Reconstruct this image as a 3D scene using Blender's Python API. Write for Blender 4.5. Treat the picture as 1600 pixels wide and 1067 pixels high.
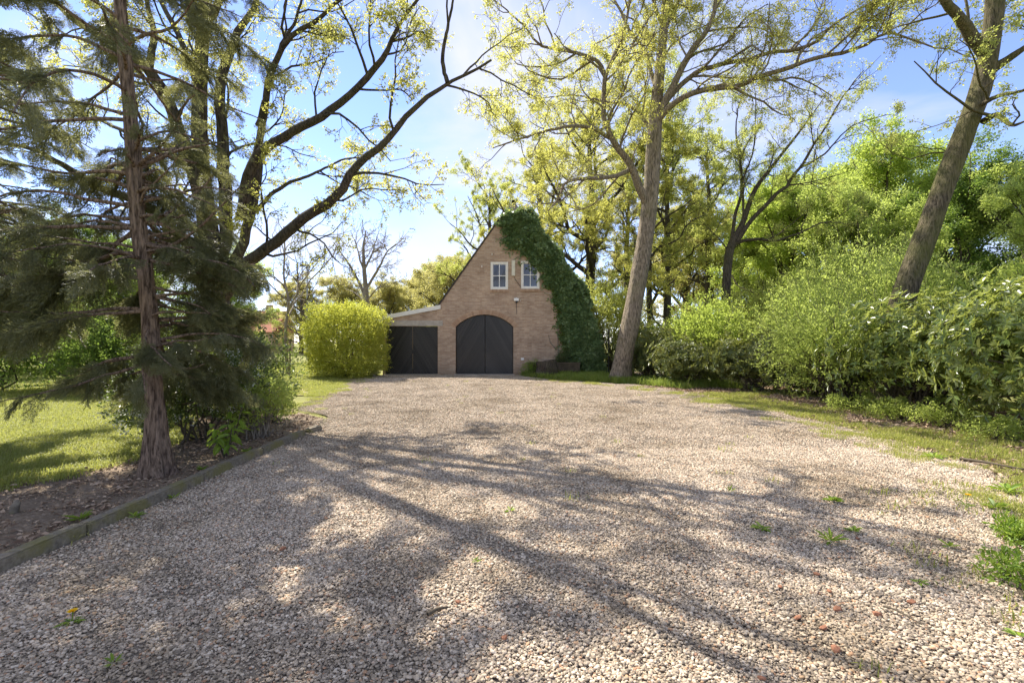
import bpy, bmesh, math, random
import numpy as np
from mathutils import Vector, Matrix

# ------------------------------------------------------------------ camera, sky, sun, exposure
scene = bpy.context.scene
for o in list(bpy.data.objects):
    bpy.data.objects.remove(o)
COL = scene.collection
F, CX, CY, EYE = 755.0, 800.0, 533.5, 1.5

cam = bpy.data.cameras.new('camera')
cam.sensor_width = 36.0
cam.lens = F / 1600.0 * 36.0
cam.clip_start = 0.05
cam.clip_end = 3000
cam_ob = bpy.data.objects.new('camera', cam)
COL.objects.link(cam_ob)
cam_ob.location = (0, 0, EYE)
cam_ob.rotation_euler = (math.radians(90), 0, 0)
scene.camera = cam_ob

SUN_AZ, SUN_EL = math.radians(-43), math.radians(49)      # azimuth from +Y, clockwise
sdir = Vector((math.sin(SUN_AZ) * math.cos(SUN_EL), math.cos(SUN_AZ) * math.cos(SUN_EL), math.sin(SUN_EL)))
sun = bpy.data.lights.new('sun', 'SUN')
sun.energy = 4.3
sun.angle = math.radians(0.53)
sun.color = (1.0, 0.94, 0.85)
sun_ob = bpy.data.objects.new('sun', sun)
COL.objects.link(sun_ob)
sun_ob.rotation_euler = (-sdir).to_track_quat('-Z', 'Y').to_euler()
sun_ob.location = (-20, 30, 40)

world = bpy.data.worlds.new('World')
scene.world = world
world.use_nodes = True
wn, wl = world.node_tree.nodes, world.node_tree.links
wn.clear()
wout = wn.new('ShaderNodeOutputWorld')
bg = wn.new('ShaderNodeBackground')
bg.inputs['Strength'].default_value = 0.124
sky = wn.new('ShaderNodeTexSky')
sky.sky_type = 'NISHITA'
sky.sun_disc = False
sky.sun_elevation = SUN_EL
sky.sun_rotation = SUN_AZ
sky.air_density = 0.75
sky.dust_density = 0.0
sky.ozone_density = 2.0
tc = wn.new('ShaderNodeTexCoord')
sep = wn.new('ShaderNodeSeparateXYZ')
wl.new(tc.outputs['Generated'], sep.inputs[0])
zadd = wn.new('ShaderNodeMath'); zadd.operation = 'MAXIMUM'; zadd.inputs[1].default_value = 0.0
wl.new(sep.outputs['Z'], zadd.inputs[0])
zad2 = wn.new('ShaderNodeMath'); zad2.operation = 'ADD'; zad2.inputs[1].default_value = 0.22
wl.new(zadd.outputs[0], zad2.inputs[0])
vdiv = wn.new('ShaderNodeVectorMath'); vdiv.operation = 'DIVIDE'
cmb = wn.new('ShaderNodeCombineXYZ')
for i in range(3):
    wl.new(zad2.outputs[0], cmb.inputs[i])
wl.new(tc.outputs['Generated'], vdiv.inputs[0]); wl.new(cmb.outputs[0], vdiv.inputs[1])
cn = wn.new('ShaderNodeTexNoise')
cn.inputs['Scale'].default_value = 1.15
cn.inputs['Detail'].default_value = 7
cn.inputs['Roughness'].default_value = 0.55
cn.inputs['Distortion'].default_value = 0.3
cmap = wn.new('ShaderNodeMapping'); cmap.inputs['Location'].default_value = (3.1, 0.4, 0.0)
wl.new(vdiv.outputs[0], cmap.inputs[0]); wl.new(cmap.outputs[0], cn.inputs['Vector'])
cr = wn.new('ShaderNodeValToRGB')
cr.color_ramp.elements[0].position = 0.42; cr.color_ramp.elements[0].color = (0, 0, 0, 1)
cr.color_ramp.elements[1].position = 0.64; cr.color_ramp.elements[1].color = (0.85, 0.85, 0.85, 1)
wl.new(cn.outputs['Fac'], cr.inputs[0])
mixc = wn.new('ShaderNodeMix'); mixc.data_type = 'RGBA'
wl.new(cr.outputs[0], mixc.inputs['Factor'])
wbal = wn.new('ShaderNodeMix'); wbal.data_type = 'RGBA'; wbal.blend_type = 'MULTIPLY'; wbal.inputs[0].default_value = 1.0
wbal.inputs[7].default_value = (1.03, 0.93, 1.04, 1)          # the photograph's white balance
wl.new(sky.outputs[0], wbal.inputs[6])
wl.new(wbal.outputs[2], mixc.inputs[6])
mixc.inputs[7].default_value = (3.1, 3.1, 3.3, 1)
wl.new(mixc.outputs[2], bg.inputs['Color'])
wl.new(bg.outputs[0], wout.inputs[0])

scene.view_settings.view_transform = 'Standard'
scene.view_settings.look = 'None'
scene.view_settings.gamma = 1.0
scene.view_settings.exposure = 1.42
scene.cycles.use_denoising = True
scene.cycles.max_bounces = 9
scene.cycles.diffuse_bounces = 5
scene.cycles.glossy_bounces = 2
scene.cycles.transmission_bounces = 6
scene.cycles.caustics_reflective = False
scene.cycles.caustics_refractive = False
scene.cycles.sample_clamp_indirect = 4.0

RNG = np.random.default_rng(7)
PI = math.pi


def P(px, py, d):
    """point seen at photo pixel (px, py) standing d metres away"""
    return np.array([(px - CX) / F * d, d, EYE - (py - CY) / F * d])


# ------------------------------------------------------------------ materials
def newmat(name):
    m = bpy.data.materials.new(name)
    m.use_nodes = True
    nt = m.node_tree
    b = nt.nodes['Principled BSDF']
    return m, nt, b


def node(nt, typ, **kw):
    n = nt.nodes.new(typ)
    for k, v in kw.items():
        if k == 'op':
            n.operation = v
        elif k in ('data_type', 'blend_type', 'attribute_name', 'feature', 'wave_type', 'bands_direction'):
            setattr(n, k, v)
        else:
            n.inputs[k.replace('_', ' ')].default_value = v
    return n


def ramp(nt, src, stops):
    r = nt.nodes.new('ShaderNodeValToRGB')
    e = r.color_ramp.elements
    while len(e) < len(stops):
        e.new(0.5)
    for i, (p, c) in enumerate(stops):
        e[i].position = p
        e[i].color = (*c, 1)
    nt.links.new(src, r.inputs[0])
    return r.outputs[0]


def mixcol(nt, fac, a, b, blend='MIX'):
    n = nt.nodes.new('ShaderNodeMix')
    n.data_type = 'RGBA'
    n.blend_type = blend
    for s, v in ((n.inputs[0], fac), (n.inputs[6], a), (n.inputs[7], b)):
        if isinstance(v, (int, float)):
            s.default_value = v
        elif isinstance(v, tuple):
            s.default_value = (*v, 1)
        else:
            nt.links.new(v, s)
    return n.outputs[2]


def noise(nt, scale, detail=4, rough=0.6, coord='Object', stretch=None):
    t = nt.nodes.new('ShaderNodeTexCoord')
    n = nt.nodes.new('ShaderNodeTexNoise')
    n.inputs['Scale'].default_value = scale
    n.inputs['Detail'].default_value = detail
    n.inputs['Roughness'].default_value = rough
    src = t.outputs[coord]
    if stretch:
        mp = nt.nodes.new('ShaderNodeMapping')
        mp.inputs['Scale'].default_value = stretch
        nt.links.new(src, mp.inputs[0])
        src = mp.outputs[0]
    nt.links.new(src, n.inputs['Vector'])
    return n.outputs['Fac']


def bump(nt, b, height, strength=0.5, dist=0.02):
    n = nt.nodes.new('ShaderNodeBump')
    n.inputs['Strength'].default_value = strength
    n.inputs['Distance'].default_value = dist
    nt.links.new(height, n.inputs['Height'])
    nt.links.new(n.outputs[0], b.inputs['Normal'])


def leaf_mat(name, c0, c1, c2, trans=(0.35, 0.4, 0.05), tw=0.45, gloss=0.35, rough=0.45):
    """two-sided leaf: diffuse + gloss on the face, light glowing through"""
    m, nt, b = newmat(name)
    at = nt.nodes.new('ShaderNodeAttribute'); at.attribute_name = 'tint'
    col = ramp(nt, at.outputs['Fac'], [(0.0, c0), (0.5, c1), (1.0, c2)])
    nt.links.new(col, b.inputs['Base Color'])
    b.inputs['Roughness'].default_value = rough
    b.inputs['Specular IOR Level'].default_value = gloss
    tr = nt.nodes.new('ShaderNodeBsdfTranslucent')
    tcol = mixcol(nt, 0.65, col, trans)
    nt.links.new(tcol, tr.inputs['Color'])
    mx = nt.nodes.new('ShaderNodeMixShader')
    mx.inputs[0].default_value = tw
    out = nt.nodes['Material Output']
    nt.links.new(b.outputs[0], mx.inputs[1]); nt.links.new(tr.outputs[0], mx.inputs[2])
    nt.links.new(mx.outputs[0], out.inputs['Surface'])
    return m


def tint_mat(name, stops, rough=0.8, spec=0.3, nscale=0, bumpd=0.0):
    m, nt, b = newmat(name)
    at = nt.nodes.new('ShaderNodeAttribute'); at.attribute_name = 'tint'
    col = ramp(nt, at.outputs['Fac'], stops)
    if nscale:
        f = noise(nt, nscale, 3)
        col = mixcol(nt, 0.5, col, ramp(nt, f, [(0.3, (0.45, 0.45, 0.45)), (0.7, (1.2, 1.2, 1.2))]), 'MULTIPLY')
        if bumpd:
            bump(nt, b, f, 0.5, bumpd)
    nt.links.new(col, b.inputs['Base Color'])
    b.inputs['Roughness'].default_value = rough
    b.inputs['Specular IOR Level'].default_value = spec
    return m


def flat_mat(name, col, rough=0.6, spec=0.4, var=0.25, scale=6, metallic=0.0, bumpd=0.0):
    m, nt, b = newmat(name)
    f = noise(nt, scale, 5)
    c = mixcol(nt, 1.0, col, ramp(nt, f, [(0.25, (1 - var,) * 3), (0.75, (1 + var,) * 3)]), 'MULTIPLY')
    nt.links.new(c, b.inputs['Base Color'])
    b.inputs['Roughness'].default_value = rough
    b.inputs['Specular IOR Level'].default_value = spec
    b.inputs['Metallic'].default_value = metallic
    if bumpd:
        bump(nt, b, f, 0.5, bumpd)
    return m


def bark_mat(name, dark, light, moss=None, mossamt=0.5, vs=30.0, bd=0.03):
    m, nt, b = newmat(name)
    f = noise(nt, vs, 6, 0.65, stretch=(1, 1, 0.16))
    f2 = noise(nt, 1.6, 4)
    c = ramp(nt, f, [(0.38, dark), (0.58, light)])
    if moss:
        c = mixcol(nt, ramp(nt, f2, [(0.5 - mossamt * 0.2, (0, 0, 0)), (0.75, (mossamt,) * 3)]), c, moss)
    nt.links.new(c, b.inputs['Base Color'])
    b.inputs['Roughness'].default_value = 0.9
    b.inputs['Specular IOR Level'].default_value = 0.2
    bump(nt, b, f, 1.0, bd * 2)
    return m


M = {}
M['oak_leaf'] = leaf_mat('oak_leaf', (0.21, 0.20, 0.045), (0.32, 0.32, 0.07), (0.44, 0.43, 0.12), (0.82, 0.80, 0.18), 0.6)
M['oak_leaf_green'] = leaf_mat('oak_leaf_green', (0.18, 0.195, 0.045), (0.29, 0.315, 0.075), (0.41, 0.42, 0.12), (0.76, 0.80, 0.19), 0.6)
M['bright_leaf'] = leaf_mat('bright_leaf', (0.15, 0.215, 0.035), (0.255, 0.335, 0.06), (0.37, 0.43, 0.10), (0.72, 0.84, 0.16), 0.6)
M['deep_leaf'] = leaf_mat('deep_leaf', (0.06, 0.11, 0.02), (0.11, 0.185, 0.035), (0.18, 0.26, 0.055), (0.38, 0.52, 0.08), 0.5)
M['far_leaf'] = leaf_mat('far_leaf', (0.24, 0.22, 0.07), (0.34, 0.32, 0.11), (0.44, 0.41, 0.17), (0.80, 0.74, 0.24), 0.55)
M['laurel_leaf'] = leaf_mat('laurel_leaf', (0.05, 0.09, 0.022), (0.11, 0.16, 0.038), (0.25, 0.275, 0.07), (0.55, 0.60, 0.12), 0.40, 0.7, 0.30)
M['rhodo_leaf'] = leaf_mat('rhodo_leaf', (0.045, 0.075, 0.02), (0.10, 0.13, 0.035), (0.22, 0.22, 0.07), (0.40, 0.42, 0.08), 0.35, 0.5, 0.38)
M['hazel_leaf'] = leaf_mat('hazel_leaf', (0.145, 0.19, 0.04), (0.26, 0.325, 0.075), (0.41, 0.45, 0.14), (0.70, 0.81, 0.18), 0.6)
M['ivy_leaf'] = leaf_mat('ivy_leaf', (0.08, 0.135, 0.05), (0.155, 0.23, 0.085), (0.28, 0.36, 0.15), (0.36, 0.48, 0.13), 0.3, 0.5, 0.38)
M['ivy_leaf_new'] = leaf_mat('ivy_leaf_new', (0.05, 0.08, 0.012), (0.09, 0.13, 0.02), (0.14, 0.18, 0.03), (0.25, 0.32, 0.04), 0.4)
M['golden_leaf'] = leaf_mat('golden_leaf', (0.17, 0.20, 0.035), (0.34, 0.365, 0.06), (0.64, 0.60, 0.10), (0.78, 0.80, 0.12), 0.46)
M['conifer_leaf'] = leaf_mat('conifer_leaf', (0.075, 0.082, 0.035), (0.135, 0.142, 0.063), (0.23, 0.225, 0.108), (0.44, 0.44, 0.15), 0.42, 0.45, 0.45)
M['dark_shrub_leaf'] = leaf_mat('dark_shrub_leaf', (0.03, 0.055, 0.014), (0.065, 0.10, 0.026), (0.13, 0.17, 0.045), (0.28, 0.36, 0.06), 0.35, 0.5, 0.35)
M['grass'] = leaf_mat('grass_blade', (0.16, 0.20, 0.035), (0.27, 0.30, 0.06), (0.46, 0.43, 0.16), (0.58, 0.60, 0.12), 0.45, 0.3, 0.5)
M['long_grass'] = leaf_mat('long_grass_blade', (0.10, 0.18, 0.025), (0.19, 0.28, 0.045), (0.38, 0.36, 0.13), (0.48, 0.58, 0.09), 0.45, 0.3, 0.5)
M['weed_leaf'] = leaf_mat('weed_leaf', (0.10, 0.18, 0.02), (0.17, 0.27, 0.03), (0.28, 0.36, 0.06), (0.42, 0.55, 0.06), 0.4)
M['petal_white'] = leaf_mat('petal_white', (0.55, 0.56, 0.5), (0.7, 0.7, 0.64), (0.8, 0.8, 0.75), (0.7, 0.7, 0.6), 0.3)
M['petal_yellow'] = flat_mat('petal_yellow', (0.85, 0.55, 0.01), 0.6, 0.3, 0.1)
M['petal_pink'] = leaf_mat('petal_pink', (0.5, 0.32, 0.26), (0.6, 0.42, 0.33), (0.7, 0.55, 0.42), (0.7, 0.5, 0.35), 0.3)
M['oak_bark'] = bark_mat('oak_bark', (0.085, 0.066, 0.045), (0.33, 0.265, 0.19), (0.20, 0.19, 0.07), 0.35)
M['oak_bark_dark'] = bark_mat('oak_bark_dark', (0.03, 0.024, 0.018), (0.12, 0.095, 0.07), (0.11, 0.11, 0.04), 0.5)
M['oak_bark_moss'] = bark_mat('oak_bark_moss', (0.035, 0.028, 0.018), (0.17, 0.135, 0.085), (0.13, 0.135, 0.03), 0.75)
M['conifer_bark'] = bark_mat('conifer_bark', (0.085, 0.056, 0.038), (0.36, 0.255, 0.18), (0.15, 0.13, 0.07), 0.2, 34, 0.04)
M['twig'] = flat_mat('twig', (0.10, 0.08, 0.055), 0.9, 0.2, 0.3, 4)
M['twig_pale'] = flat_mat('twig_pale', (0.24, 0.20, 0.15), 0.9, 0.2, 0.3, 4)
def m_stone():
    m, nt, b = newmat('gravel_stone')
    at = nt.nodes.new('ShaderNodeAttribute'); at.attribute_name = 'tint'
    col = ramp(nt, at.outputs['Fac'], [(0.0, (0.17, 0.145, 0.113)), (0.25, (0.30, 0.253, 0.197)), (0.55, (0.44, 0.37, 0.285)),
                                       (0.82, (0.55, 0.47, 0.37)), (0.93, (0.63, 0.565, 0.47)), (0.96, (0.42, 0.245, 0.155)), (1.0, (0.48, 0.345, 0.215))])
    f = noise(nt, 60, 3)
    col = mixcol(nt, 0.5, col, ramp(nt, f, [(0.3, (0.6,) * 3), (0.7, (1.2,) * 3)]), 'MULTIPLY')
    # earth and silt lie between the stones in patches
    g = nt.nodes.new('ShaderNodeNewGeometry')
    n2 = nt.nodes.new('ShaderNodeTexNoise'); n2.inputs['Scale'].default_value = 0.7; n2.inputs['Detail'].default_value = 6; n2.inputs['Roughness'].default_value = 0.7
    nt.links.new(g.outputs['Position'], n2.inputs['Vector'])
    col = mixcol(nt, 1.0, col, ramp(nt, n2.outputs['Fac'], [(0.36, (0.72, 0.66, 0.56)), (0.50, (1.06, 1.01, 0.93)), (0.66, (1.2, 1.15, 1.08))]), 'MULTIPLY')
    nt.links.new(col, b.inputs['Base Color'])
    b.inputs['Roughness'].default_value = 0.8
    b.inputs['Specular IOR Level'].default_value = 0.25
    return m


M['stone'] = m_stone()
M['brick_chip'] = flat_mat('brick_chip', (0.30, 0.14, 0.08), 0.9, 0.2, 0.35, 30, 0, 0.004)
M['dead_leaf'] = tint_mat('dead_leaf', [(0.0, (0.15, 0.095, 0.06)), (0.5, (0.32, 0.22, 0.14)), (1.0, (0.50, 0.38, 0.26))], 0.8, 0.3)
M['metal_dark'] = flat_mat('metal_dark', (0.03, 0.03, 0.03), 0.45, 0.5, 0.2, 20, 0.6)
M['plastic_cream'] = flat_mat('plastic_cream', (0.62, 0.58, 0.44), 0.45, 0.4, 0.12, 6)
M['white_paint'] = flat_mat('white_paint', (0.78, 0.76, 0.70), 0.5, 0.4, 0.06, 5)
M['cream_paint'] = flat_mat('cream_paint', (0.74, 0.70, 0.60), 0.5, 0.4, 0.08, 5)
M['concrete'] = flat_mat('concrete', (0.42, 0.37, 0.30), 0.9, 0.2, 0.25, 5, 0, 0.004)
M['kerb'] = None
M['stake'] = flat_mat('stake', (0.14, 0.11, 0.08), 0.9, 0.2, 0.3, 9)
M['galvanised'] = flat_mat('galvanised', (0.30, 0.32, 0.33), 0.5, 0.5, 0.15, 6, 0.4)


def m_kerb():
    m, nt, b = newmat('kerb_concrete')
    f = noise(nt, 30, 6); f2 = noise(nt, 2.2, 4)
    c = ramp(nt, f, [(0.3, (0.11, 0.09, 0.062)), (0.7, (0.25, 0.21, 0.15))])
    c = mixcol(nt, ramp(nt, f2, [(0.50, (0, 0, 0)), (0.62, (0.7,) * 3)]), c, (0.17, 0.15, 0.035))
    nt.links.new(c, b.inputs['Base Color'])
    b.inputs['Roughness'].default_value = 0.95
    bump(nt, b, f, 0.7, 0.01)
    return m


M['kerb'] = m_kerb()


def m_brick():
    m, nt, b = newmat('brick_wall')
    t = nt.nodes.new('ShaderNodeTexCoord')
    s = nt.nodes.new('ShaderNodeSeparateXYZ'); nt.links.new(t.outputs['Object'], s.inputs[0])
    ad = node(nt, 'ShaderNodeMath', op='ADD'); nt.links.new(s.outputs['X'], ad.inputs[0]); nt.links.new(s.outputs['Y'], ad.inputs[1])
    c = nt.nodes.new('ShaderNodeCombineXYZ'); nt.links.new(ad.outputs[0], c.inputs[0]); nt.links.new(s.outputs['Z'], c.inputs[1])
    br = nt.nodes.new('ShaderNodeTexBrick')
    br.offset = 0.5
    br.inputs['Scale'].default_value = 1.0
    br.inputs['Brick Width'].default_value = 0.225
    br.inputs['Row Height'].default_value = 0.066
    br.inputs['Mortar Size'].default_value = 0.006
    br.inputs['Mortar Smooth'].default_value = 0.1
    br.inputs['Bias'].default_value = -0.1
    br.inputs['Color1'].default_value = (0.36, 0.24, 0.155, 1)
    br.inputs['Color2'].default_value = (0.50, 0.37, 0.255, 1)
    br.inputs['Mortar'].default_value = (0.42, 0.365, 0.30, 1)
    nt.links.new(c.outputs[0], br.inputs['Vector'])
    f = noise(nt, 1.1, 5)
    f2 = noise(nt, 9, 5)
    col = mixcol(nt, 0.8, br.outputs['Color'], ramp(nt, f, [(0.28, (0.66, 0.62, 0.58)), (0.5, (0.98, 0.96, 0.94)), (0.72, (1.2, 1.16, 1.1))]), 'MULTIPLY')
    col = mixcol(nt, 0.5, col, ramp(nt, f2, [(0.3, (0.75, 0.75, 0.75)), (0.7, (1.2, 1.2, 1.2))]), 'MULTIPLY')
    # patchy dark olive-brown tone, strongest at the foot of the wall
    zr = ramp(nt, s.outputs['Z'], [(0.0, (0.45,) * 3), (0.55, (0, 0, 0))])
    dm = mixcol(nt, 1.0, zr, ramp(nt, f2, [(0.35, (0, 0, 0)), (0.6, (1, 1, 1))]), 'MULTIPLY')
    col = mixcol(nt, dm, col, (0.13, 0.105, 0.06))
    nt.links.new(col, b.inputs['Base Color'])
    b.inputs['Roughness'].default_value = 0.92
    b.inputs['Specular IOR Level'].default_value = 0.2
    bump(nt, b, br.outputs['Fac'], -0.6, 0.006)
    return m


M['brick'] = m_brick()
M['arch_brick'] = tint_mat('arch_brick', [(0, (0.32, 0.17, 0.10)), (0.5, (0.42, 0.25, 0.15)), (1, (0.50, 0.33, 0.21))], 0.9, 0.2, 14)


def m_objrand(name, a, bcol, rough=0.9, spec=0.2, scale=12):
    m, nt, b = newmat(name)
    oi = nt.nodes.new('ShaderNodeObjectInfo')
    c = ramp(nt, oi.outputs['Random'], [(0, a), (1, bcol)])
    f = noise(nt, scale, 4, stretch=(1, 1, 1))
    c = mixcol(nt, 0.6, c, ramp(nt, f, [(0.3, (0.7,) * 3), (0.7, (1.25,) * 3)]), 'MULTIPLY')
    nt.links.new(c, b.inputs['Base Color'])
    b.inputs['Roughness'].default_value = rough
    b.inputs['Specular IOR Level'].default_value = spec
    return m


M['loose_brick'] = m_objrand('loose_brick', (0.36, 0.225, 0.14), (0.48, 0.33, 0.215))
M['door_black'] = m_objrand('door_black', (0.009, 0.0085, 0.008), (0.030, 0.027, 0.024), 0.40, 0.5, 7)
M['roof_tile'] = m_objrand('roof_tile', (0.05, 0.045, 0.04), (0.10, 0.085, 0.07), 0.85, 0.3, 5)
M['red_tile'] = m_objrand('red_tile', (0.36, 0.13, 0.07), (0.42, 0.17, 0.09), 0.85, 0.3, 5)


def m_glass():
    m, nt, b = newmat('window_glass')
    b.inputs['Base Color'].default_value = (0.02, 0.022, 0.025, 1)
    b.inputs['Roughness'].default_value = 0.06
    b.inputs['Specular IOR Level'].default_value = 0.9
    f = noise(nt, 2.0, 2)
    bump(nt, b, f, 0.15, 0.02)
    return m


M['glass'] = m_glass()


def ground_mat(name, stops, scale, stops2=None, scale2=0.6, bd=0.02):
    m, nt, b = newmat(name)
    f = noise(nt, scale, 8, 0.7)
    c = ramp(nt, f, stops)
    if stops2:
        c = mixcol(nt, 1.0, c, ramp(nt, noise(nt, scale2, 5), stops2), 'MULTIPLY')
    nt.links.new(c, b.inputs['Base Color'])
    b.inputs['Roughness'].default_value = 0.95
    b.inputs['Specular IOR Level'].default_value = 0.1
    bump(nt, b, f, 0.8, bd)
    return m


M['meadow'] = ground_mat('meadow', [(0.3, (0.15, 0.16, 0.05)), (0.7, (0.28, 0.28, 0.10))], 9, [(0.3, (0.7, 0.7, 0.7)), (0.7, (1.15, 1.1, 1.0))])
M['lawn_soil'] = ground_mat('lawn_soil', [(0.3, (0.17, 0.17, 0.05)), (0.7, (0.33, 0.32, 0.12))], 25, [(0.3, (0.8, 0.75, 0.6)), (0.7, (1.1, 1.1, 1.0))])
M['litter_soil'] = ground_mat('litter_soil', [(0.3, (0.14, 0.10, 0.068)), (0.5, (0.26, 0.20, 0.14)), (0.7, (0.40, 0.32, 0.235))], 35, [(0.3, (0.6, 0.6, 0.6)), (0.7, (1.1, 1.1, 1.1))], 2)
M['dry_grass_soil'] = ground_mat('dry_grass_soil', [(0.3, (0.24, 0.20, 0.10)), (0.7, (0.40, 0.35, 0.20))], 30, [(0.3, (0.75, 0.8, 0.7)), (0.7, (1.1, 1.1, 1.1))], 1.5)
M['gravel_bed'] = ground_mat('gravel_bed', [(0.28, (0.12, 0.10, 0.078)), (0.5, (0.27, 0.225, 0.172)), (0.72, (0.42, 0.345, 0.255))], 60, [(0.3, (0.8,) * 3), (0.7, (1.12,) * 3)], 0.8)


# ------------------------------------------------------------------ mesh helpers
def mesh_np(name, V, faces, smooth=True, tint=None):
    """faces: list of int arrays (n, k)"""
    me = bpy.data.meshes.new(name)
    V = np.asarray(V, np.float32).reshape(-1, 3)
    faces = [np.asarray(f, np.int32) for f in faces if len(f)]
    me.vertices.add(len(V))
    me.vertices.foreach_set('co', V.ravel())
    if faces:
        loops = np.concatenate([f.ravel() for f in faces])
        tot = np.concatenate([np.full(len(f), f.shape[1], np.int32) for f in faces])
        start = np.concatenate([[0], np.cumsum(tot)[:-1]]).astype(np.int32)
        me.loops.add(len(loops))
        me.loops.foreach_set('vertex_index', loops)
        me.polygons.add(len(tot))
        me.polygons.foreach_set('loop_start', start)
        me.polygons.foreach_set('loop_total', tot)
        if not smooth:
            me.polygons.foreach_set('use_smooth', np.zeros(len(tot), bool))
    me.update(calc_edges=True)
    if tint is not None:
        a = me.attributes.new('tint', 'FLOAT', 'POINT')
        a.data.foreach_set('value', np.asarray(tint, np.float32))
    return me


class MB:
    """collects vertices and faces, builds one mesh object"""
    def __init__(self):
        self.V, self.Fq, self.T, self.n = [], {}, [], 0

    def add(self, V, faces, tint=None):
        V = np.asarray(V, float).reshape(-1, 3)
        for f in faces:
            f = np.asarray(f, np.int64)
            if len(f):
                self.Fq.setdefault(f.shape[1], []).append(f + self.n)
        self.V.append(V)
        self.T.append(np.full(len(V), 0.5) if tint is None else np.broadcast_to(np.asarray(tint, float), (len(V),)))
        self.n += len(V)
        return self

    def box(self, x0, x1, y0, y1, z0, z1, tint=None):
        V = [(x, y, z) for z in (z0, z1) for y in (y0, y1) for x in (x0, x1)]
        return self.add(V, [[(0, 2, 3, 1), (4, 5, 7, 6), (0, 1, 5, 4), (1, 3, 7, 5), (3, 2, 6, 7), (2, 0, 4, 6)]], tint)

    def prism(self, poly, y0, y1, tint=None):
        """convex or simple polygon in (x, z), extruded along y"""
        n = len(poly)
        V = [(x, y0, z) for x, z in poly] + [(x, y1, z) for x, z in poly]
        self.add(V, [[list(range(n))], [list(range(2 * n - 1, n - 1, -1))],
                     [(i, n + i, n + (i + 1) % n, (i + 1) % n) for i in range(n)]], tint)
        return self

    def tube(self, pts, rad, sides=8, ridge=None, cap=True, tint=None):
        pts = np.asarray(pts, float); rad = np.broadcast_to(np.asarray(rad, float), (len(pts),))
        V, Fc = tubes(pts[None], rad[None], sides)
        if ridge is not None:
            c = np.repeat(pts, sides, 0)
            V = c + (V - c) * ridge(len(pts), sides).reshape(-1, 1)
        self.add(V, [Fc], tint)
        if cap:
            n = len(pts)
            self.Fq.setdefault(sides, []).append(np.array([[self.n - sides + i for i in range(sides)]]))
        return self

    def build(self, name, mat, parent=None, smooth=False, kind=None):
        me = mesh_np(name, np.concatenate(self.V), [np.concatenate(v) for v in self.Fq.values()], smooth, np.concatenate(self.T))
        return link(name, me, mat, parent, kind)


def link(name, me, mat=None, parent=None, kind=None):
    o = bpy.data.objects.new(name, me)
    COL.objects.link(o)
    if mat is not None and not me.materials:
        me.materials.append(mat)
    if parent is not None:
        o.parent = parent
    if kind:
        o['kind'] = kind
    return o


def thing(name, label, cat, loc=(0, 0, 0), group=None):
    o = bpy.data.objects.new(name, None)
    o.empty_display_size = 0.2
    COL.objects.link(o)
    o.location = loc
    tag(o, label, cat, group)
    return o


def tag(o, label, cat, group=None):
    o['label'] = label
    o['category'] = cat
    if group:
        o['group'] = group
    return o


def nrm(v):
    return v / np.maximum(np.linalg.norm(v, axis=-1, keepdims=True), 1e-9)


def tubes(Pn, R, sides):
    """batch of tubes: Pn (B, n, 3), R (B, n)"""
    B, n, _ = Pn.shape
    t = np.empty_like(Pn)
    t[:, 1:-1] = Pn[:, 2:] - Pn[:, :-2]
    t[:, 0] = Pn[:, 1] - Pn[:, 0]
    t[:, -1] = Pn[:, -1] - Pn[:, -2]
    t = nrm(t)
    mean = nrm(Pn[:, -1] - Pn[:, 0])
    ref = np.where(np.abs(mean[:, 2:3]) > 0.8, np.array([[0., 1., 0.]]), np.array([[0., 0., 1.]]))
    ref = np.repeat(ref[:, None], n, 1)
    u = nrm(np.cross(t, ref)); v = np.cross(t, u)
    a = np.arange(sides) / sides * 2 * PI
    V = Pn[:, :, None] + R[:, :, None, None] * (u[:, :, None] * np.cos(a)[None, None, :, None] + v[:, :, None] * np.sin(a)[None, None, :, None])
    i = np.arange(n - 1)[:, None]; j = np.arange(sides)[None]
    j2 = (j + 1) % sides
    f = np.stack([i * sides + j, i * sides + j2, (i + 1) * sides + j2, (i + 1) * sides + j], -1).reshape(-1, 4)
    Fc = (f[None] + (np.arange(B) * n * sides)[:, None, None]).reshape(-1, 4)
    return V.reshape(-1, 3), Fc


def spline(pts, n):
    """Catmull-Rom through pts (k, c), resampled to n even points"""
    p = np.asarray(pts, float)
    q = np.vstack([2 * p[0] - p[1], p, 2 * p[-1] - p[-2]])
    out = []
    for i in range(1, len(q) - 2):
        t = np.linspace(0, 1, 13)[:, None][: 12 if i < len(q) - 3 else 13]
        a, b, c, d = q[i - 1], q[i], q[i + 1], q[i + 2]
        out.append(0.5 * (2 * b + (c - a) * t + (2 * a - 5 * b + 4 * c - d) * t ** 2 + (3 * b - a - 3 * c + d) * t ** 3))
    o = np.vstack(out)
    s = np.concatenate([[0], np.cumsum(np.linalg.norm(np.diff(o[:, :3], axis=0), axis=1))])
    u = np.linspace(0, s[-1], n)
    return np.stack([np.interp(u, s, o[:, k]) for k in range(o.shape[1])], 1), s[-1]


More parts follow.
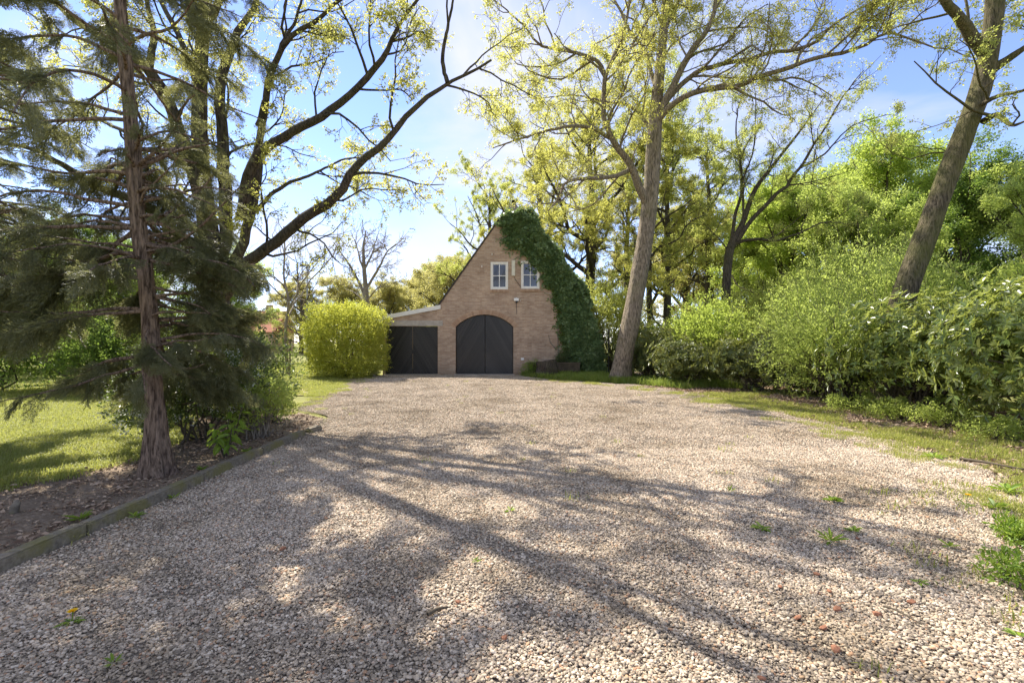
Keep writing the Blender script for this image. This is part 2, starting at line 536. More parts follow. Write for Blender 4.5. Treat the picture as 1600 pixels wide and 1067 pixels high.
def spawn(rng, Pn, R, L, counts, t0, t1, ang, lr, rr, up=0.2, rmax=9.0, tipfall=0.45):
    idx = np.repeat(np.arange(len(Pn)), counts)
    n = Pn.shape[1]
    t = t0 + (t1 - t0) * rng.random(len(idx))
    f = np.minimum(t * (n - 1), n - 1.001)
    i = f.astype(int); fr = (f - i)[:, None]
    S = Pn[idx, i] * (1 - fr) + Pn[idx, i + 1] * fr
    r = R[idx, i] * (1 - fr[:, 0]) + R[idx, i + 1] * fr[:, 0]
    tan = nrm(Pn[idx, i + 1] - Pn[idx, i])
    rv = rng.normal(size=(len(idx), 3))
    perp = nrm(rv - (rv * tan).sum(-1, keepdims=True) * tan)
    a = ang * (0.7 + 0.6 * rng.random(len(idx)))[:, None]
    d = tan * np.cos(a) + perp * np.sin(a)
    d[:, 2] += up
    d = nrm(d)
    L2 = (L[idx] if np.ndim(lr) == 0 and lr < 1 else 1.0) * lr * (0.55 + 0.75 * rng.random(len(idx))) * (1 - tipfall * t)
    r2 = np.minimum(np.minimum(r * 0.72, rr * L2), rmax)
    return S, d, L2, r2


def grow(rng, S, D, L, R0, n, wob=0.25, up=0.05, taper=0.3):
    B = len(S)
    Pn = np.empty((B, n, 3)); Pn[:, 0] = S
    d = D.copy()
    st = (L / (n - 1))[:, None]
    for k in range(1, n):
        Pn[:, k] = Pn[:, k - 1] + d * st
        d = d + rng.normal(size=(B, 3)) * wob
        d[:, 2] += up
        d = nrm(d)
    R = R0[:, None] * np.linspace(1, taper, n)[None]
    return Pn, R


def leaves(rng, pos, d, L, w=0.5, upbias=0.3, fold=0.12):
    """one 4-vertex pointed leaf per position"""
    N = len(pos)
    d = nrm(d)
    rv = rng.normal(size=(N, 3)); rv[:, 2] += upbias * 2
    side = nrm(np.cross(d, rv)); nor = np.cross(side, d)
    L = np.asarray(L)[:, None]
    mid = pos + d * L * 0.55 + nor * L * fold
    V = np.stack([pos, mid + side * L * w * 0.5, pos + d * L, mid - side * L * w * 0.5], 1)
    return V.reshape(-1, 3), np.arange(N * 4).reshape(-1, 4)


def leaves6(rng, pos, d, L, w=0.3, nor=None, fold=0.25, droop=0.15):
    """longer leaf folded on its midrib: 6 vertices, two quads"""
    N = len(pos)
    d = nrm(d)
    if nor is None:
        nor = rng.normal(size=(N, 3)) * 0.5; nor[:, 2] += 1
    side = nrm(np.cross(d, nor)); up = np.cross(side, d)
    L = np.asarray(L)[:, None]
    W = L * w * 0.5
    b = pos
    l1 = pos + d * L * 0.3 + side * W * 0.85 + up * W * fold
    l2 = pos + d * L * 0.7 + side * W * 0.8 + up * W * fold - up * L * droop * 0.4
    r1 = pos + d * L * 0.3 - side * W * 0.85 + up * W * fold
    r2 = pos + d * L * 0.7 - side * W * 0.8 + up * W * fold - up * L * droop * 0.4
    tp = pos + d * L - up * L * droop
    V = np.stack([b, l1, l2, tp, r2, r1], 1)
    k = np.arange(N)[:, None] * 6
    Fc = np.concatenate([k + np.array([[0, 1, 2, 3]]), k + np.array([[0, 3, 4, 5]])])
    return V.reshape(-1, 3), Fc


def foliage_mesh(name, V, Fc, per, tint):
    return mesh_np(name, V, [Fc], False, np.repeat(tint, per))


# ------------------------------------------------------------------ trees
def ridges(rng, amp, lobes, flare=0.0, flare_n=4):
    ph = rng.random(8) * 6.28

    def f(n, s):
        a = np.arange(s) / s * 2 * PI
        h = np.arange(n)[:, None]
        r = 1 + amp * np.sin(a * lobes + ph[0] + 0.22 * h) * 0.5 + amp * np.sin(a * (lobes * 2 + 1) + ph[1] - 0.17 * h) * 0.35
        r = r + amp * 0.4 * np.sin(h * 0.9 + ph[2] + a * 2) + amp * 0.25 * rng.normal(size=(n, s))
        if flare:
            k = np.clip(1 - h / flare_n, 0, 1) ** 2
            r = r + k * flare * (0.55 + 0.45 * np.sin(a * 5 + ph[3])) + k * 0.12 * np.sin(a * 9 + ph[4])
        return r
    return f


def tree_from_limbs(name, label, base, limbs, seed, bark, leafm, leaf_len=0.065, group=None, dens=1.5, l1=2.4, k2=6, k3=5,
                    clusters=3, per=4, twig_r=0.010, trunk_ridge=0.06, up=0.15, tmin=0.12, droop=-0.05, cat='tree', leafw=0.55, trunk_sides=20, rscale=1.0,
                    flare=0.35, skip_trunk_t=0.35, spread_=0.25, wobble=0.22, keep=None):
    """limbs[0] is the trunk: lists of (x, y, z, radius); the rest are limbs. Twigs and leaves grow from them."""
    rng = np.random.default_rng(seed)
    base = np.asarray(base, float)
    root = thing(name, label, cat, tuple(base), group)
    PL, RL, LL, TM = [], [], [], []
    limbs = [[(a, b, c, max(0.012, r * rscale)) for a, b, c, r in lb] for lb in limbs]
    for i, lb in enumerate(limbs):
        ln = sum(np.linalg.norm(np.array(lb[k + 1][:3]) - np.array(lb[k][:3])) for k in range(len(lb) - 1))
        n = 30 if i else max(24, int(ln / 0.3))
        s, ln = spline(lb, n)
        if i:
            w = rng.normal(size=(n, 3)).cumsum(0) * 0.012 * ln / 4
            w -= np.linspace(0, 1, n)[:, None] * w[-1]
            s[:, :3] += w
        mb = MB().tube(s[:, :3] - base, s[:, 3], trunk_sides if i == 0 else 10, ridges(rng, trunk_ridge if i == 0 else 0.06, 7 if i == 0 else 4, flare if i == 0 else 0, max(2, int(1.0 / (ln / n)))))
        mb.build('trunk' if i == 0 else 'limb', bark, root, smooth=True)
        s30, _ = spline(s, 30)
        PL.append(s30[:, :3]); RL.append(s30[:, 3]); LL.append(ln); TM.append(skip_trunk_t if i == 0 else tmin)
    PL, RL, LL, TM = np.array(PL), np.array(RL), np.array(LL), np.array(TM)
    cnt = np.maximum(2, (LL * dens * (1 - TM)).astype(int))
    # branches leave limbs; trunk ones only from its upper part
    parts = []
    for i in range(len(PL)):
        parts.append(spawn(rng, PL[i:i + 1], RL[i:i + 1], LL[i:i + 1], [cnt[i]], TM[i], 1.0, 0.9, l1, 0.016, up, 0.06, 0.35))
    S, D, L, R = [np.concatenate([p[k] for p in parts]) for k in range(4)]
    R = np.maximum(R, 0.012)
    P1, R1 = grow(rng, S, D, L, R, 8, wobble, 0.05)
    S, D, L2, R2 = spawn(rng, P1, R1, L, np.full(len(P1), k2), 0.2, 1.0, 0.85, 0.5, 0.014, 0.12, 0.03)
    R2 = np.maximum(R2, twig_r * 0.7)
    P2, R2 = grow(rng, S, D, L2, R2, 5, 0.25, 0.03)
    S, D, L3, R3 = spawn(rng, P2, R2, L2, np.full(len(P2), k3), 0.25, 1.0, 0.8, 0.5, 0.012, 0.1, 0.012)
    R3 = np.maximum(R3, twig_r * 0.45)
    P3, R3 = grow(rng, S, D, np.maximum(L3, 0.18), R3, 3, 0.25, 0.0)
    mb = MB()
    if keep is not None:
        k3_ = keep(P3[:, -1]); k2_ = keep(P2[:, -1])
    else:
        k3_ = np.ones(len(P3), bool); k2_ = np.ones(len(P2), bool)
    for Pn, Rn, sd in ((P1, R1, 5), (P2[k2_], R2[k2_], 3), (P3[k3_], R3[k3_], 3)):
        V, Fc = tubes(Pn, Rn, sd)
        mb.add(V - base, [Fc])
    mb.build('twigs', bark, root, smooth=True, kind='stuff')
    if clusters:
        # leaves sit in tufts on the twigs, some boughs fuller than others
        full = rng.random(len(P1)) ** 0.7
        full3 = np.repeat(np.repeat(full, k2), k3)
        nc = rng.poisson(clusters * (0.6 + 0.7 * full3))
        idx = np.repeat(np.arange(len(P3)), nc)
        t = 0.35 + 0.65 * rng.random(len(idx))
        f = np.minimum(t * 2, 1.999); i = f.astype(int); fr = (f - i)[:, None]
        c = P3[idx, i] * (1 - fr) + P3[idx, i + 1] * fr
        if keep is not None:
            kk = keep(c)
            c, idx, i = c[kk], idx[kk], i[kk]
        tan = nrm(P3[idx, i + 1] - P3[idx, i])
        ct = rng.random(len(idx)) * 0.6 + 0.2
        pos = np.repeat(c, per, 0); tan = np.repeat(tan, per, 0)
        N = len(pos)
        d = tan * 0.4 + rng.normal(size=(N, 3)) * 0.75; d[:, 2] += droop
        LL_ = leaf_len * (0.6 + 0.7 * rng.random(N))
        V, Fc = leaves(rng, pos + rng.normal(size=(N, 3)) * np.maximum(leaf_len * 0.25, spread_ * (spread_ != 0.25)) - base, d, LL_, leafw)
        tint = np.clip(np.repeat(ct, per) + rng.normal(size=N) * 0.12, 0, 1)
        link('foliage', foliage_mesh('foliage', V, Fc, 4, tint), leafm, root, 'stuff')
    return root


def auto_limbs(rng, base, H, r0, crown0, spread, nl, lean=(0, 0), wob=0.25):
    base = np.asarray(base, float)
    n = 7
    tr = []
    off = np.zeros(2)
    for i in range(n):
        t = i / (n - 1)
        off = off + rng.normal(size=2) * wob * 0.35 * (t > 0)
        tr.append((base[0] + lean[0] * t + off[0], base[1] + lean[1] * t + off[1], base[2] + H * t * 0.92, r0 * (1 - 0.85 * t) + 0.012))
    out = [tr]
    T = np.array(tr)
    az = rng.random() * 6.28
    for k in range(nl):
        t = crown0 + (0.95 - crown0) * (k + rng.random() * 0.6) / nl
        z = base[2] + H * 0.92 * t
        c = [np.interp(z, T[:, 2], T[:, j]) for j in (0, 1)]
        rr = np.interp(z, T[:, 2], T[:, 3])
        az += 2.4 + rng.normal() * 0.3
        ln = spread * (0.55 + 0.45 * math.sin(PI * min(1, 0.25 + 0.75 * (t - crown0) / (1 - crown0)))) * (0.75 + 0.5 * rng.random())
        e = 0.35 + 0.8 * (t - crown0) + rng.random() * 0.3
        pts = []
        p = np.array([c[0], c[1], z]); a = az
        for q in range(5):
            pts.append((*p, max(0.012, rr * 0.6 * (1 - q / 5.2))))
            a += rng.normal() * 0.25; e2 = e + rng.normal() * 0.22
            p = p + ln / 4 * np.array([math.cos(a) * math.cos(e2), math.sin(a) * math.cos(e2), math.sin(e2)])
        out.append(pts)
    return out


def auto_tree(name, label, px, d, H, r0, seed, bark, leafm, crown0=0.3, spread=3.2, nl=9, group=None, lean=(0, 0), **kw):
    rng = np.random.default_rng(seed)
    base = np.array([(px - CX) / F * d, d, -0.05])
    return tree_from_limbs(name, label, base, auto_limbs(rng, base, H, r0, crown0, spread, nl, lean), seed + 1, bark, leafm, group=group, **kw)


def px_limb(rows, r0, r1):
    """rows of (px, py, distance) -> (x, y, z, radius)"""
    n = len(rows)
    return [(*P(a, b, c), r0 + (r1 - r0) * i / (n - 1)) for i, (a, b, c) in enumerate(rows)]


def shrub(name, label, c, rad, seed, leafm, stem=None, n=9000, leaf=0.08, w=0.45, lobes=14, group=None, six=False, cluster=6, zmin=0.05, whorl=False,
          upb=0.4, cat='shrub', stems=14, ragged=0.3, flowers=None, shell=0.5, flat=0.0, boxy=False, shoots=0):
    """leafy bush: uneven lobes filled with leaf tufts, stems inside; c is its foot, rad its half sizes (z: full height)"""
    rng = np.random.default_rng(seed)
    root = thing(name, label, cat, (c[0], c[1], 0), group)
    rx, ry, h = rad
    # lobes over an egg-shaped body
    u = rng.normal(size=(lobes, 3)); u = nrm(u); u[:, 2] = np.abs(u[:, 2]) * 1.0 - 0.25
    lc = u * np.array([rx, ry, h * 0.5]) * (0.55 + 0.25 * rng.random((lobes, 1))) + np.array([0, 0, h * 0.45])
    lr = (0.30 + 0.22 * rng.random(lobes)) * (rx + ry + h) / 3
    lr = np.minimum(lr, h * 0.45)
    nc = n // cluster
    li = rng.choice(lobes, nc, p=lr ** 2 / (lr ** 2).sum())
    dv = nrm(rng.normal(size=(nc, 3)))
    rr = 1 - (1 - shell) * rng.random(nc) ** 1.7 + ragged * 0.35 * rng.random(nc) ** 4
    pc = lc[li] + dv * (lr[li] * rr)[:, None] * np.array([1, 1, 0.95])
    if boxy:
        # sheared body: rounded block with bumpy growth
        dv = nrm(rng.normal(size=(nc, 3)))
        k4 = (np.abs(dv) ** 4.5).sum(-1, keepdims=True) ** (-1 / 4.5)
        b_ = 0.06 * np.sin(dv[:, 0] * 9 + dv[:, 2] * 5) * np.sin(dv[:, 1] * 8 + 1) + 0.05 * np.sin(dv[:, 2] * 13 + dv[:, 0] * 11) + 0.04 * np.sin(dv[:, 0] * 23 + dv[:, 1] * 19 + dv[:, 2] * 17)
        pc = dv * k4 * (rr * (1 + b_))[:, None] * np.array([rx, ry, h * 0.5]) + np.array([0, 0, h * 0.49])
    keep = pc[:, 2] > zmin
    pc, dv = pc[keep], dv[keep]; nc = len(pc)
    out = nrm(pc - np.array([0, 0, h * 0.35]) + dv * 0.6)
    ct = 0.12 + 0.76 * rng.random(nc)
    pos = np.repeat(pc, cluster, 0); o2 = np.repeat(out, cluster, 0)
    N = len(pos)
    L = leaf * (0.6 + 0.65 * rng.random(N))
    if whorl:
        # leaves stand round the shoot tip like a rosette
        ref = nrm(np.cross(out, rng.normal(size=(nc, 3)))); v2 = np.cross(out, ref)
        a = (np.tile(np.arange(cluster), nc) / cluster * 2 * PI + rng.normal(size=N) * 0.25)[:, None]
        rad_ = np.repeat(ref, cluster, 0) * np.cos(a) + np.repeat(v2, cluster, 0) * np.sin(a)
        d = rad_ * 0.85 + o2 * (0.35 + 0.35 * rng.random((N, 1)))
        d[:, 2] += 0.05
        V, Fc = leaves6(rng, pos, d, L, w, nor=o2 + np.array([0, 0, 0.6]))
        pv = 6
    else:
        pos = pos + rng.normal(size=(N, 3)) * leaf * 0.55
        d = o2 * 0.6 + rng.normal(size=(N, 3)) * 0.7; d[:, 2] += upb * 0.5
        if flat:
            d[:, 2] *= (1 - flat)
        if six:
            V, Fc = leaves6(rng, pos, d, L, w); pv = 6
        else:
            V, Fc = leaves(rng, pos, d, L, w, upb); pv = 4
    tint = np.clip(np.repeat(ct, cluster) + rng.normal(size=N) * 0.1, 0, 1)
    link('foliage', foliage_mesh('foliage', V, Fc, pv, tint), leafm, root, 'stuff')
    # stems from the foot out to tufts
    if stems:
        tg = pc[rng.choice(nc, stems, replace=nc < stems)] * np.array([0.92, 0.92, 0.95])
        ft = np.stack([rng.normal(size=stems) * rx * 0.12, rng.normal(size=stems) * ry * 0.12, np.zeros(stems)], 1)
        t = np.linspace(0, 1, 8)[None, :, None]
        Pn = ft[:, None] * (1 - t) + tg[:, None] * t
        Pn[:, :, 2] += np.sin(t[..., 0] * PI) * h * 0.08
        Pn[:, 1:-1] += rng.normal(size=(stems, 6, 3)) * 0.03 * h
        V, Fc = tubes(Pn, np.linspace(0.022, 0.006, 8)[None].repeat(stems, 0) * max(0.6, h / 2.2), 5)
        mb = MB().add(V, [Fc])
        mb.build('stems', stem or M['twig'], root, smooth=True, kind='stuff')
    if shoots:
        i_ = rng.choice(nc, shoots)
        k = 14
        sl = h * (0.10 + 0.16 * rng.random(shoots))
        sd_ = nrm(out[i_] * 0.8 + rng.normal(size=(shoots, 3)) * 0.35 + np.array([0, 0, 0.55]))
        tt = np.tile(np.linspace(0.05, 1, k), shoots)[:, None]
        pos = np.repeat(pc[i_], k, 0) + np.repeat(sd_ * sl[:, None], k, 0) * tt - np.array([0, 0, 0.12]) * tt ** 2 * np.repeat(sl, k)[:, None]
        d = np.repeat(sd_, k, 0) * 0.7 + rng.normal(size=(len(pos), 3)) * 0.65
        Ls = leaf * (1.1 - 0.5 * tt[:, 0]) * (0.7 + 0.5 * rng.random(len(pos)))
        V, Fc = leaves(rng, pos, d, Ls, w, upb)
        link('foliage', foliage_mesh('foliage', V, Fc, 4, np.clip(0.45 + 0.5 * rng.random(len(pos)), 0, 1)), leafm, root, 'stuff')
        t = np.linspace(0, 1, 4)[None, :, None]
        V, Fc = tubes(pc[i_][:, None] + sd_[:, None] * sl[:, None, None] * t, np.full((shoots, 4), 0.004), 3)
        MB().add(V, [Fc]).build('shoots', stem or M['twig'], root, kind='stuff')
    if flowers:
        fm, nf, fs, cat_n = flowers
        i = rng.choice(nc, nf)
        fp = pc[i] + out[i] * leaf * 0.8
        k = cat_n
        pos = np.repeat(fp, k, 0) + rng.normal(size=(nf * k, 3)) * fs
        d = np.repeat(out[i], k, 0) + rng.normal(size=(nf * k, 3)) * 0.6
        V, Fc = leaves(rng, pos, d, np.full(nf * k, fs * 0.9), 0.8, 0.2)
        link('blossom', foliage_mesh('blossom', V, Fc, 4, rng.random(nf * k)), fm, root, 'stuff')
    root['top_z'] = h
    return root, pc, out


def copy_thing(src, label, x, y, rz, sc, leafm=None, group=None, bark=None):
    """another individual of the same kind: the thing and each of its parts"""
    r = src.copy(); COL.objects.link(r)
    r.location = (x, y, 0); r.rotation_euler = (0, 0, rz); r.scale = sc
    r['label'] = label
    if group:
        r['group'] = group
    for ch in list(src.children):
        if ch.name.split('.')[0] == 'leaf':
            continue
        c = ch.copy(); COL.objects.link(c); c.parent = r
        m = leafm if c.name.startswith('foliage') else (bark if not c.name.startswith('blossom') else None)
        if m is not None:
            c.material_slots[0].link = 'OBJECT'
            c.material_slots[0].material = m
    return r


# ------------------------------------------------------------------ scatter by geometry nodes
def scatter_tree(coll):
    ng = bpy.data.node_groups.new('scatter', 'GeometryNodeTree')
    ng.interface.new_socket('Geometry', in_out='INPUT', socket_type='NodeSocketGeometry')
    ng.interface.new_socket('Geometry', in_out='OUTPUT', socket_type='NodeSocketGeometry')
    N, L = ng.nodes, ng.links
    gi, go = N.new('NodeGroupInput'), N.new('NodeGroupOutput')
    ci = N.new('GeometryNodeCollectionInfo')
    ci.inputs['Collection'].default_value = coll
    ci.inputs['Separate Children'].default_value = True
    ci.inputs['Reset Children'].default_value = True
    ip = N.new('GeometryNodeInstanceOnPoints')
    ip.inputs['Pick Instance'].default_value = True
    L.new(gi.outputs[0], ip.inputs['Points'])
    L.new(ci.outputs[0], ip.inputs['Instance'])
    for nm, typ, sock in (('idx', 'INT', 'Instance Index'), ('rot', 'FLOAT_VECTOR', 'Rotation'), ('scl', 'FLOAT_VECTOR', 'Scale')):
        a = N.new('GeometryNodeInputNamedAttribute')
        a.data_type = typ
        a.inputs['Name'].default_value = nm
        L.new(a.outputs[0], ip.inputs[sock])
    L.new(ip.outputs[0], go.inputs[0])
    return ng


def scatter(name, pts, coll, rng, smin, smax, zscale=None, nvar=None, mat=None, rot=None, parent=None, scl=None):
    n = len(pts)
    me = mesh_np(name, pts, [])
    a = me.attributes.new('idx', 'INT', 'POINT'); a.data.foreach_set('value', rng.integers(0, nvar, n).astype(np.int32))
    r = np.zeros((n, 3), np.float32); r[:, 2] = rng.random(n) * 6.283
    if rot is not None:
        r = rot.astype(np.float32)
    a = me.attributes.new('rot', 'FLOAT_VECTOR', 'POINT'); a.data.foreach_set('vector', r.ravel())
    s = (smin + (smax - smin) * rng.random(n)).astype(np.float32) if scl is None else scl.astype(np.float32)
    s3 = np.stack([s, s, s if zscale is None else s * zscale], 1).astype(np.float32)
    a = me.attributes.new('scl', 'FLOAT_VECTOR', 'POINT'); a.data.foreach_set('vector', s3.ravel())
    o = link(name, me, mat, parent)
    md = o.modifiers.new('scatter', 'NODES')
    md.node_group = scatter_tree(coll)
    o['kind'] = 'stuff'
    return o


def variants(name, meshes, mat):
    c = bpy.data.collections.new(name)
    for i, me in enumerate(meshes):
        me.materials.append(mat)
        c.objects.link(bpy.data.objects.new(name, me))
    return c


def ico(sub):
    bm = bmesh.new()
    bmesh.ops.create_icosphere(bm, subdivisions=sub, radius=1.0)
    V = np.array([v.co[:] for v in bm.verts]); Fc = np.array([[v.index for v in f.verts] for f in bm.faces])
    bm.free()
    return V, Fc


def stone_patch(rng, n, radius, sub, smin, smax):
    V0, F0 = ico(sub)
    k = len(V0)
    rr = radius * np.sqrt(rng.random(n)); a = rng.random(n) * 6.283
    s = smin + (smax - smin) * rng.random(n) ** 2.2
    # lumpy flattened pebbles lying on their flat side
    sh = np.stack([0.75 + 0.6 * rng.random(n), 0.6 + 0.4 * rng.random(n), 0.36 + 0.26 * rng.random(n)], 1)
    V = np.repeat(V0[None], n, 0)
    q = nrm(rng.normal(size=(n, 4, 3)))
    am = 0.10 + 0.16 * rng.random((n, 4))
    for j in range(4):
        dp = (V * q[:, j:j + 1]).sum(-1)
        V = V * (1 - am[:, j][:, None, None] * np.clip(dp, 0, 1)[..., None] ** 2)
    V = V * sh[:, None] * s[:, None, None]
    z = rng.random(n) * 6.283; tl = rng.normal(size=n) * 0.35
    c, si = np.cos(tl)[:, None], np.sin(tl)[:, None]
    V = np.stack([V[..., 0] * c + V[..., 2] * si, V[..., 1], -V[..., 0] * si + V[..., 2] * c], -1)
    c, si = np.cos(z)[:, None], np.sin(z)[:, None]
    V = np.stack([V[..., 0] * c - V[..., 1] * si, V[..., 0] * si + V[..., 1] * c, V[..., 2]], -1)
    V += np.stack([rr * np.cos(a), rr * np.sin(a), s * 0.35 + rng.random(n) * 0.006], -1)[:, None]
    Fc = (F0[None] + (np.arange(n) * k)[:, None, None]).reshape(-1, 3)
    return mesh_np('stones', V.reshape(-1, 3), [Fc], True, np.repeat(rng.random(n), k))


def grass_patch(rng, n, radius, h0, h1, w, bend):
    rr = radius * np.sqrt(rng.random(n)); a = rng.random(n) * 6.283
    b = np.stack([rr * np.cos(a), rr * np.sin(a), np.zeros(n)], 1)
    az = rng.random(n) * 6.283
    o = np.stack([np.cos(az), np.sin(az), np.zeros(n)], 1)
    s = np.stack([-np.sin(az), np.cos(az), np.zeros(n)], 1) * (w * (0.6 + 0.6 * rng.random(n)))[:, None]
    h = (h0 + (h1 - h0) * rng.random(n))[:, None]
    be = (bend * (0.3 + rng.random(n)))[:, None]
    up = np.array([0, 0, 1.0])
    m = b + up * h * 0.6 + o * h * be * 0.35
    t = b + up * h * (1 - 0.35 * be) + o * h * be
    V = np.stack([b - s, b + s, m + s * 0.8, m - s * 0.8, t], 1).reshape(-1, 3)
    k = np.arange(n)[:, None] * 5
    return mesh_np('blades', V, [k + np.array([[0, 1, 2, 3]]), k + np.array([[3, 2, 4]])], False, np.repeat(np.clip(rng.random(n), 0, 1), 5))


def flat_leaf_patch(rng, n, radius, l0, l1):
    rr = radius * np.sqrt(rng.random(n)); a = rng.random(n) * 6.283
    p = np.stack([rr * np.cos(a), rr * np.sin(a), 0.006 + 0.02 * rng.random(n)], 1)
    d = rng.normal(size=(n, 3)); d[:, 2] *= 0.25
    V, Fc = leaves6(rng, p, d, l0 + (l1 - l0) * rng.random(n), 0.55, None, 0.5, 0.2)
    return mesh_np('fallen', V, [Fc], False, np.repeat(rng.random(n), 6))


def inside(poly, x, y):
    poly = np.asarray(poly, float)
    r = np.zeros(len(x), bool)
    j = len(poly) - 1
    for i in range(len(poly)):
        xi, yi = poly[i]; xj, yj = poly[j]
        c = ((yi > y) != (yj > y)) & (x < (xj - xi) * (y - yi) / (yj - yi + 1e-12) + xi)
        r ^= c
        j = i
    return r


def fill(rng, poly, step, jitter=0.5):
    p = np.asarray(poly, float)
    xs = np.arange(p[:, 0].min(), p[:, 0].max() + step, step); ys = np.arange(p[:, 1].min(), p[:, 1].max() + step, step)
    X, Y = np.meshgrid(xs, ys)
    X = X.ravel() + rng.uniform(-jitter, jitter, X.size) * step; Y = Y.ravel() + rng.uniform(-jitter, jitter, Y.size) * step
    k = inside(p, X, Y)
    return X[k], Y[k]


def seen(X, Y, m=1.0):
    """keep what lies in or near the camera's view, with room for a step aside"""
    return (np.abs(X) < Y * 1.10 + 1.6 + m) & (Y > 0.7)


def sheet(name, poly, z, mat, kind='structure'):
    n = len(poly)
    me = mesh_np(name, [(x, y, z) for x, y in poly], [np.array([list(range(n))])], False)
    return link(name, me, mat, None, kind)

# ------------------------------------------------------------------ the ground
GRAVEL = [(-3.28, 0.2), (-3.30, 8.2), (-3.6, 9.6), (-4.6, 10.8), (-5.3, 13.5), (-5.9, 17), (-6.2, 20.2), (-5.8, 21.55), (0.35, 21.55), (1.3, 19.5),
          (2.6, 18.0), (4.2, 16.6), (5.2, 14.0), (5.6, 11.5), (5.75, 9.3), (5.85, 7.6), (5.6, 6.0), (5.0, 4.6), (4.6, 3.2), (4.6, 0.2)]
LAWN = [(-40, 4.3), (-12, 4.2), (-5.5, 4.5), (-4.95, 5.4), (-4.75, 6.3), (-5.0, 7.4), (-6.0, 9.0), (-7.2, 11), (-6.4, 13.5), (-6.6, 17), (-6.9, 20), (-8.6, 22), (-9, 34), (-40, 40)]
BED = [(-3.39, 0.2), (-3.39, 8.2), (-3.7, 9.5), (-4.9, 10.6), (-7.2, 11.0), (-6.0, 9.0), (-5.0, 7.4), (-4.75, 6.3), (-4.95, 5.4), (-5.5, 4.5), (-12, 4.2), (-12, 0.2)]
VERGE = [(4.6, 0.2), (4.6, 3.2), (5.0, 4.6), (5.6, 6.0), (5.85, 7.6), (5.75, 9.3), (5.6, 11.5), (5.2, 14.0), (4.2, 16.6), (2.6, 18.0), (1.3, 19.5), (0.35, 21.55),
         (3.4, 21.7), (3.9, 24), (9, 24), (12, 16), (12, 6), (11, 0.2)]
DRY = [(-5.3, 13.5), (-5.9, 17), (-6.2, 20.2), (-5.85, 21.6), (-6.2, 21.9), (-9.4, 21.5), (-7.9, 19.5), (-7.3, 17), (-6.3, 13.5)]

c = 400
sheet('ground', [(-c, -c), (c, -c), (c, c), (-c, c)], -0.03, M['meadow'])
sheet('lawn', LAWN, -0.012, M['lawn_soil'])
sheet('planting_bed', BED, -0.006, M['litter_soil'])
sheet('verge', VERGE, -0.008, M['litter_soil'])
sheet('dry_path', DRY, -0.004, M['dry_grass_soil'])
sheet('gravel_drive', GRAVEL, 0.0, M['gravel_bed'])

rng = np.random.default_rng(11)
near_st = variants('stones_near', [stone_patch(rng, 500, 0.19, 2, 0.0042, 0.0128) for _ in range(8)], M['stone'])
far_st = variants('stones_far', [stone_patch(rng, 480, 0.30, 1, 0.0065, 0.0165) for _ in range(6)], M['stone'])
X, Y = fill(rng, GRAVEL, 0.19)
thin = np.sin(X * 1.3 + 0.6 * np.sin(Y * 0.9)) * np.sin(Y * 1.1 + X * 0.4) + rng.normal(size=len(X)) * 0.25
k = seen(X, Y, 0.3) & (Y < 6.8)
o = scatter('gravel', np.stack([X[k], Y[k], np.full(k.sum(), 0.0)], 1), near_st, rng, 0.85, 1.15, nvar=8)
o['label'] = 'loose pale pebbles covering the drive in the foreground'; o['category'] = 'gravel'
X, Y = fill(rng, GRAVEL, 0.29)
k = seen(X, Y, 0.5) & (Y >= 6.7)
o = scatter('gravel', np.stack([X[k], Y[k], np.full(k.sum(), 0.0)], 1), far_st, rng, 0.85, 1.15, nvar=6)
o['label'] = 'pale gravel stretching from mid drive to the garage doors'; o['category'] = 'gravel'

lawn_v = variants('lawn_tufts', [grass_patch(rng, 170, 0.2, 0.025, 0.075, 0.0032, 0.8) for _ in range(5)], M['grass'])
long_v = variants('long_tufts', [grass_patch(rng, 70, 0.14, 0.08, 0.26, 0.0045, 0.7) for _ in range(5)], M['long_grass'])
thin_v = variants('thin_tufts', [grass_patch(rng, 16, 0.10, 0.025, 0.07, 0.0035, 0.9) for _ in range(5)], M['grass'])
lit_v = variants('fallen_leaves', [flat_leaf_patch(rng, 26, 0.22, 0.03, 0.085) for _ in range(5)], M['dead_leaf'])

X, Y = fill(rng, LAWN, 0.2)
k = seen(X, Y) & (Y < 13)
o = scatter('lawn_grass', np.stack([X[k], Y[k], np.full(k.sum(), -0.012)], 1), lawn_v, rng, 0.8, 1.3, nvar=5)
o['label'] = 'short sunlit lawn grass left of the conifer trunk'; o['category'] = 'grass'
X, Y = fill(rng, LAWN, 0.42)
k = seen(X, Y) & (Y >= 13) & (Y < 34)
o = scatter('lawn_grass', np.stack([X[k], Y[k], np.full(k.sum(), -0.012)], 1), lawn_v, rng, 1.6, 2.4, nvar=5)
o['label'] = 'far lawn grass beyond the dark shrubs on the left'; o['category'] = 'grass'

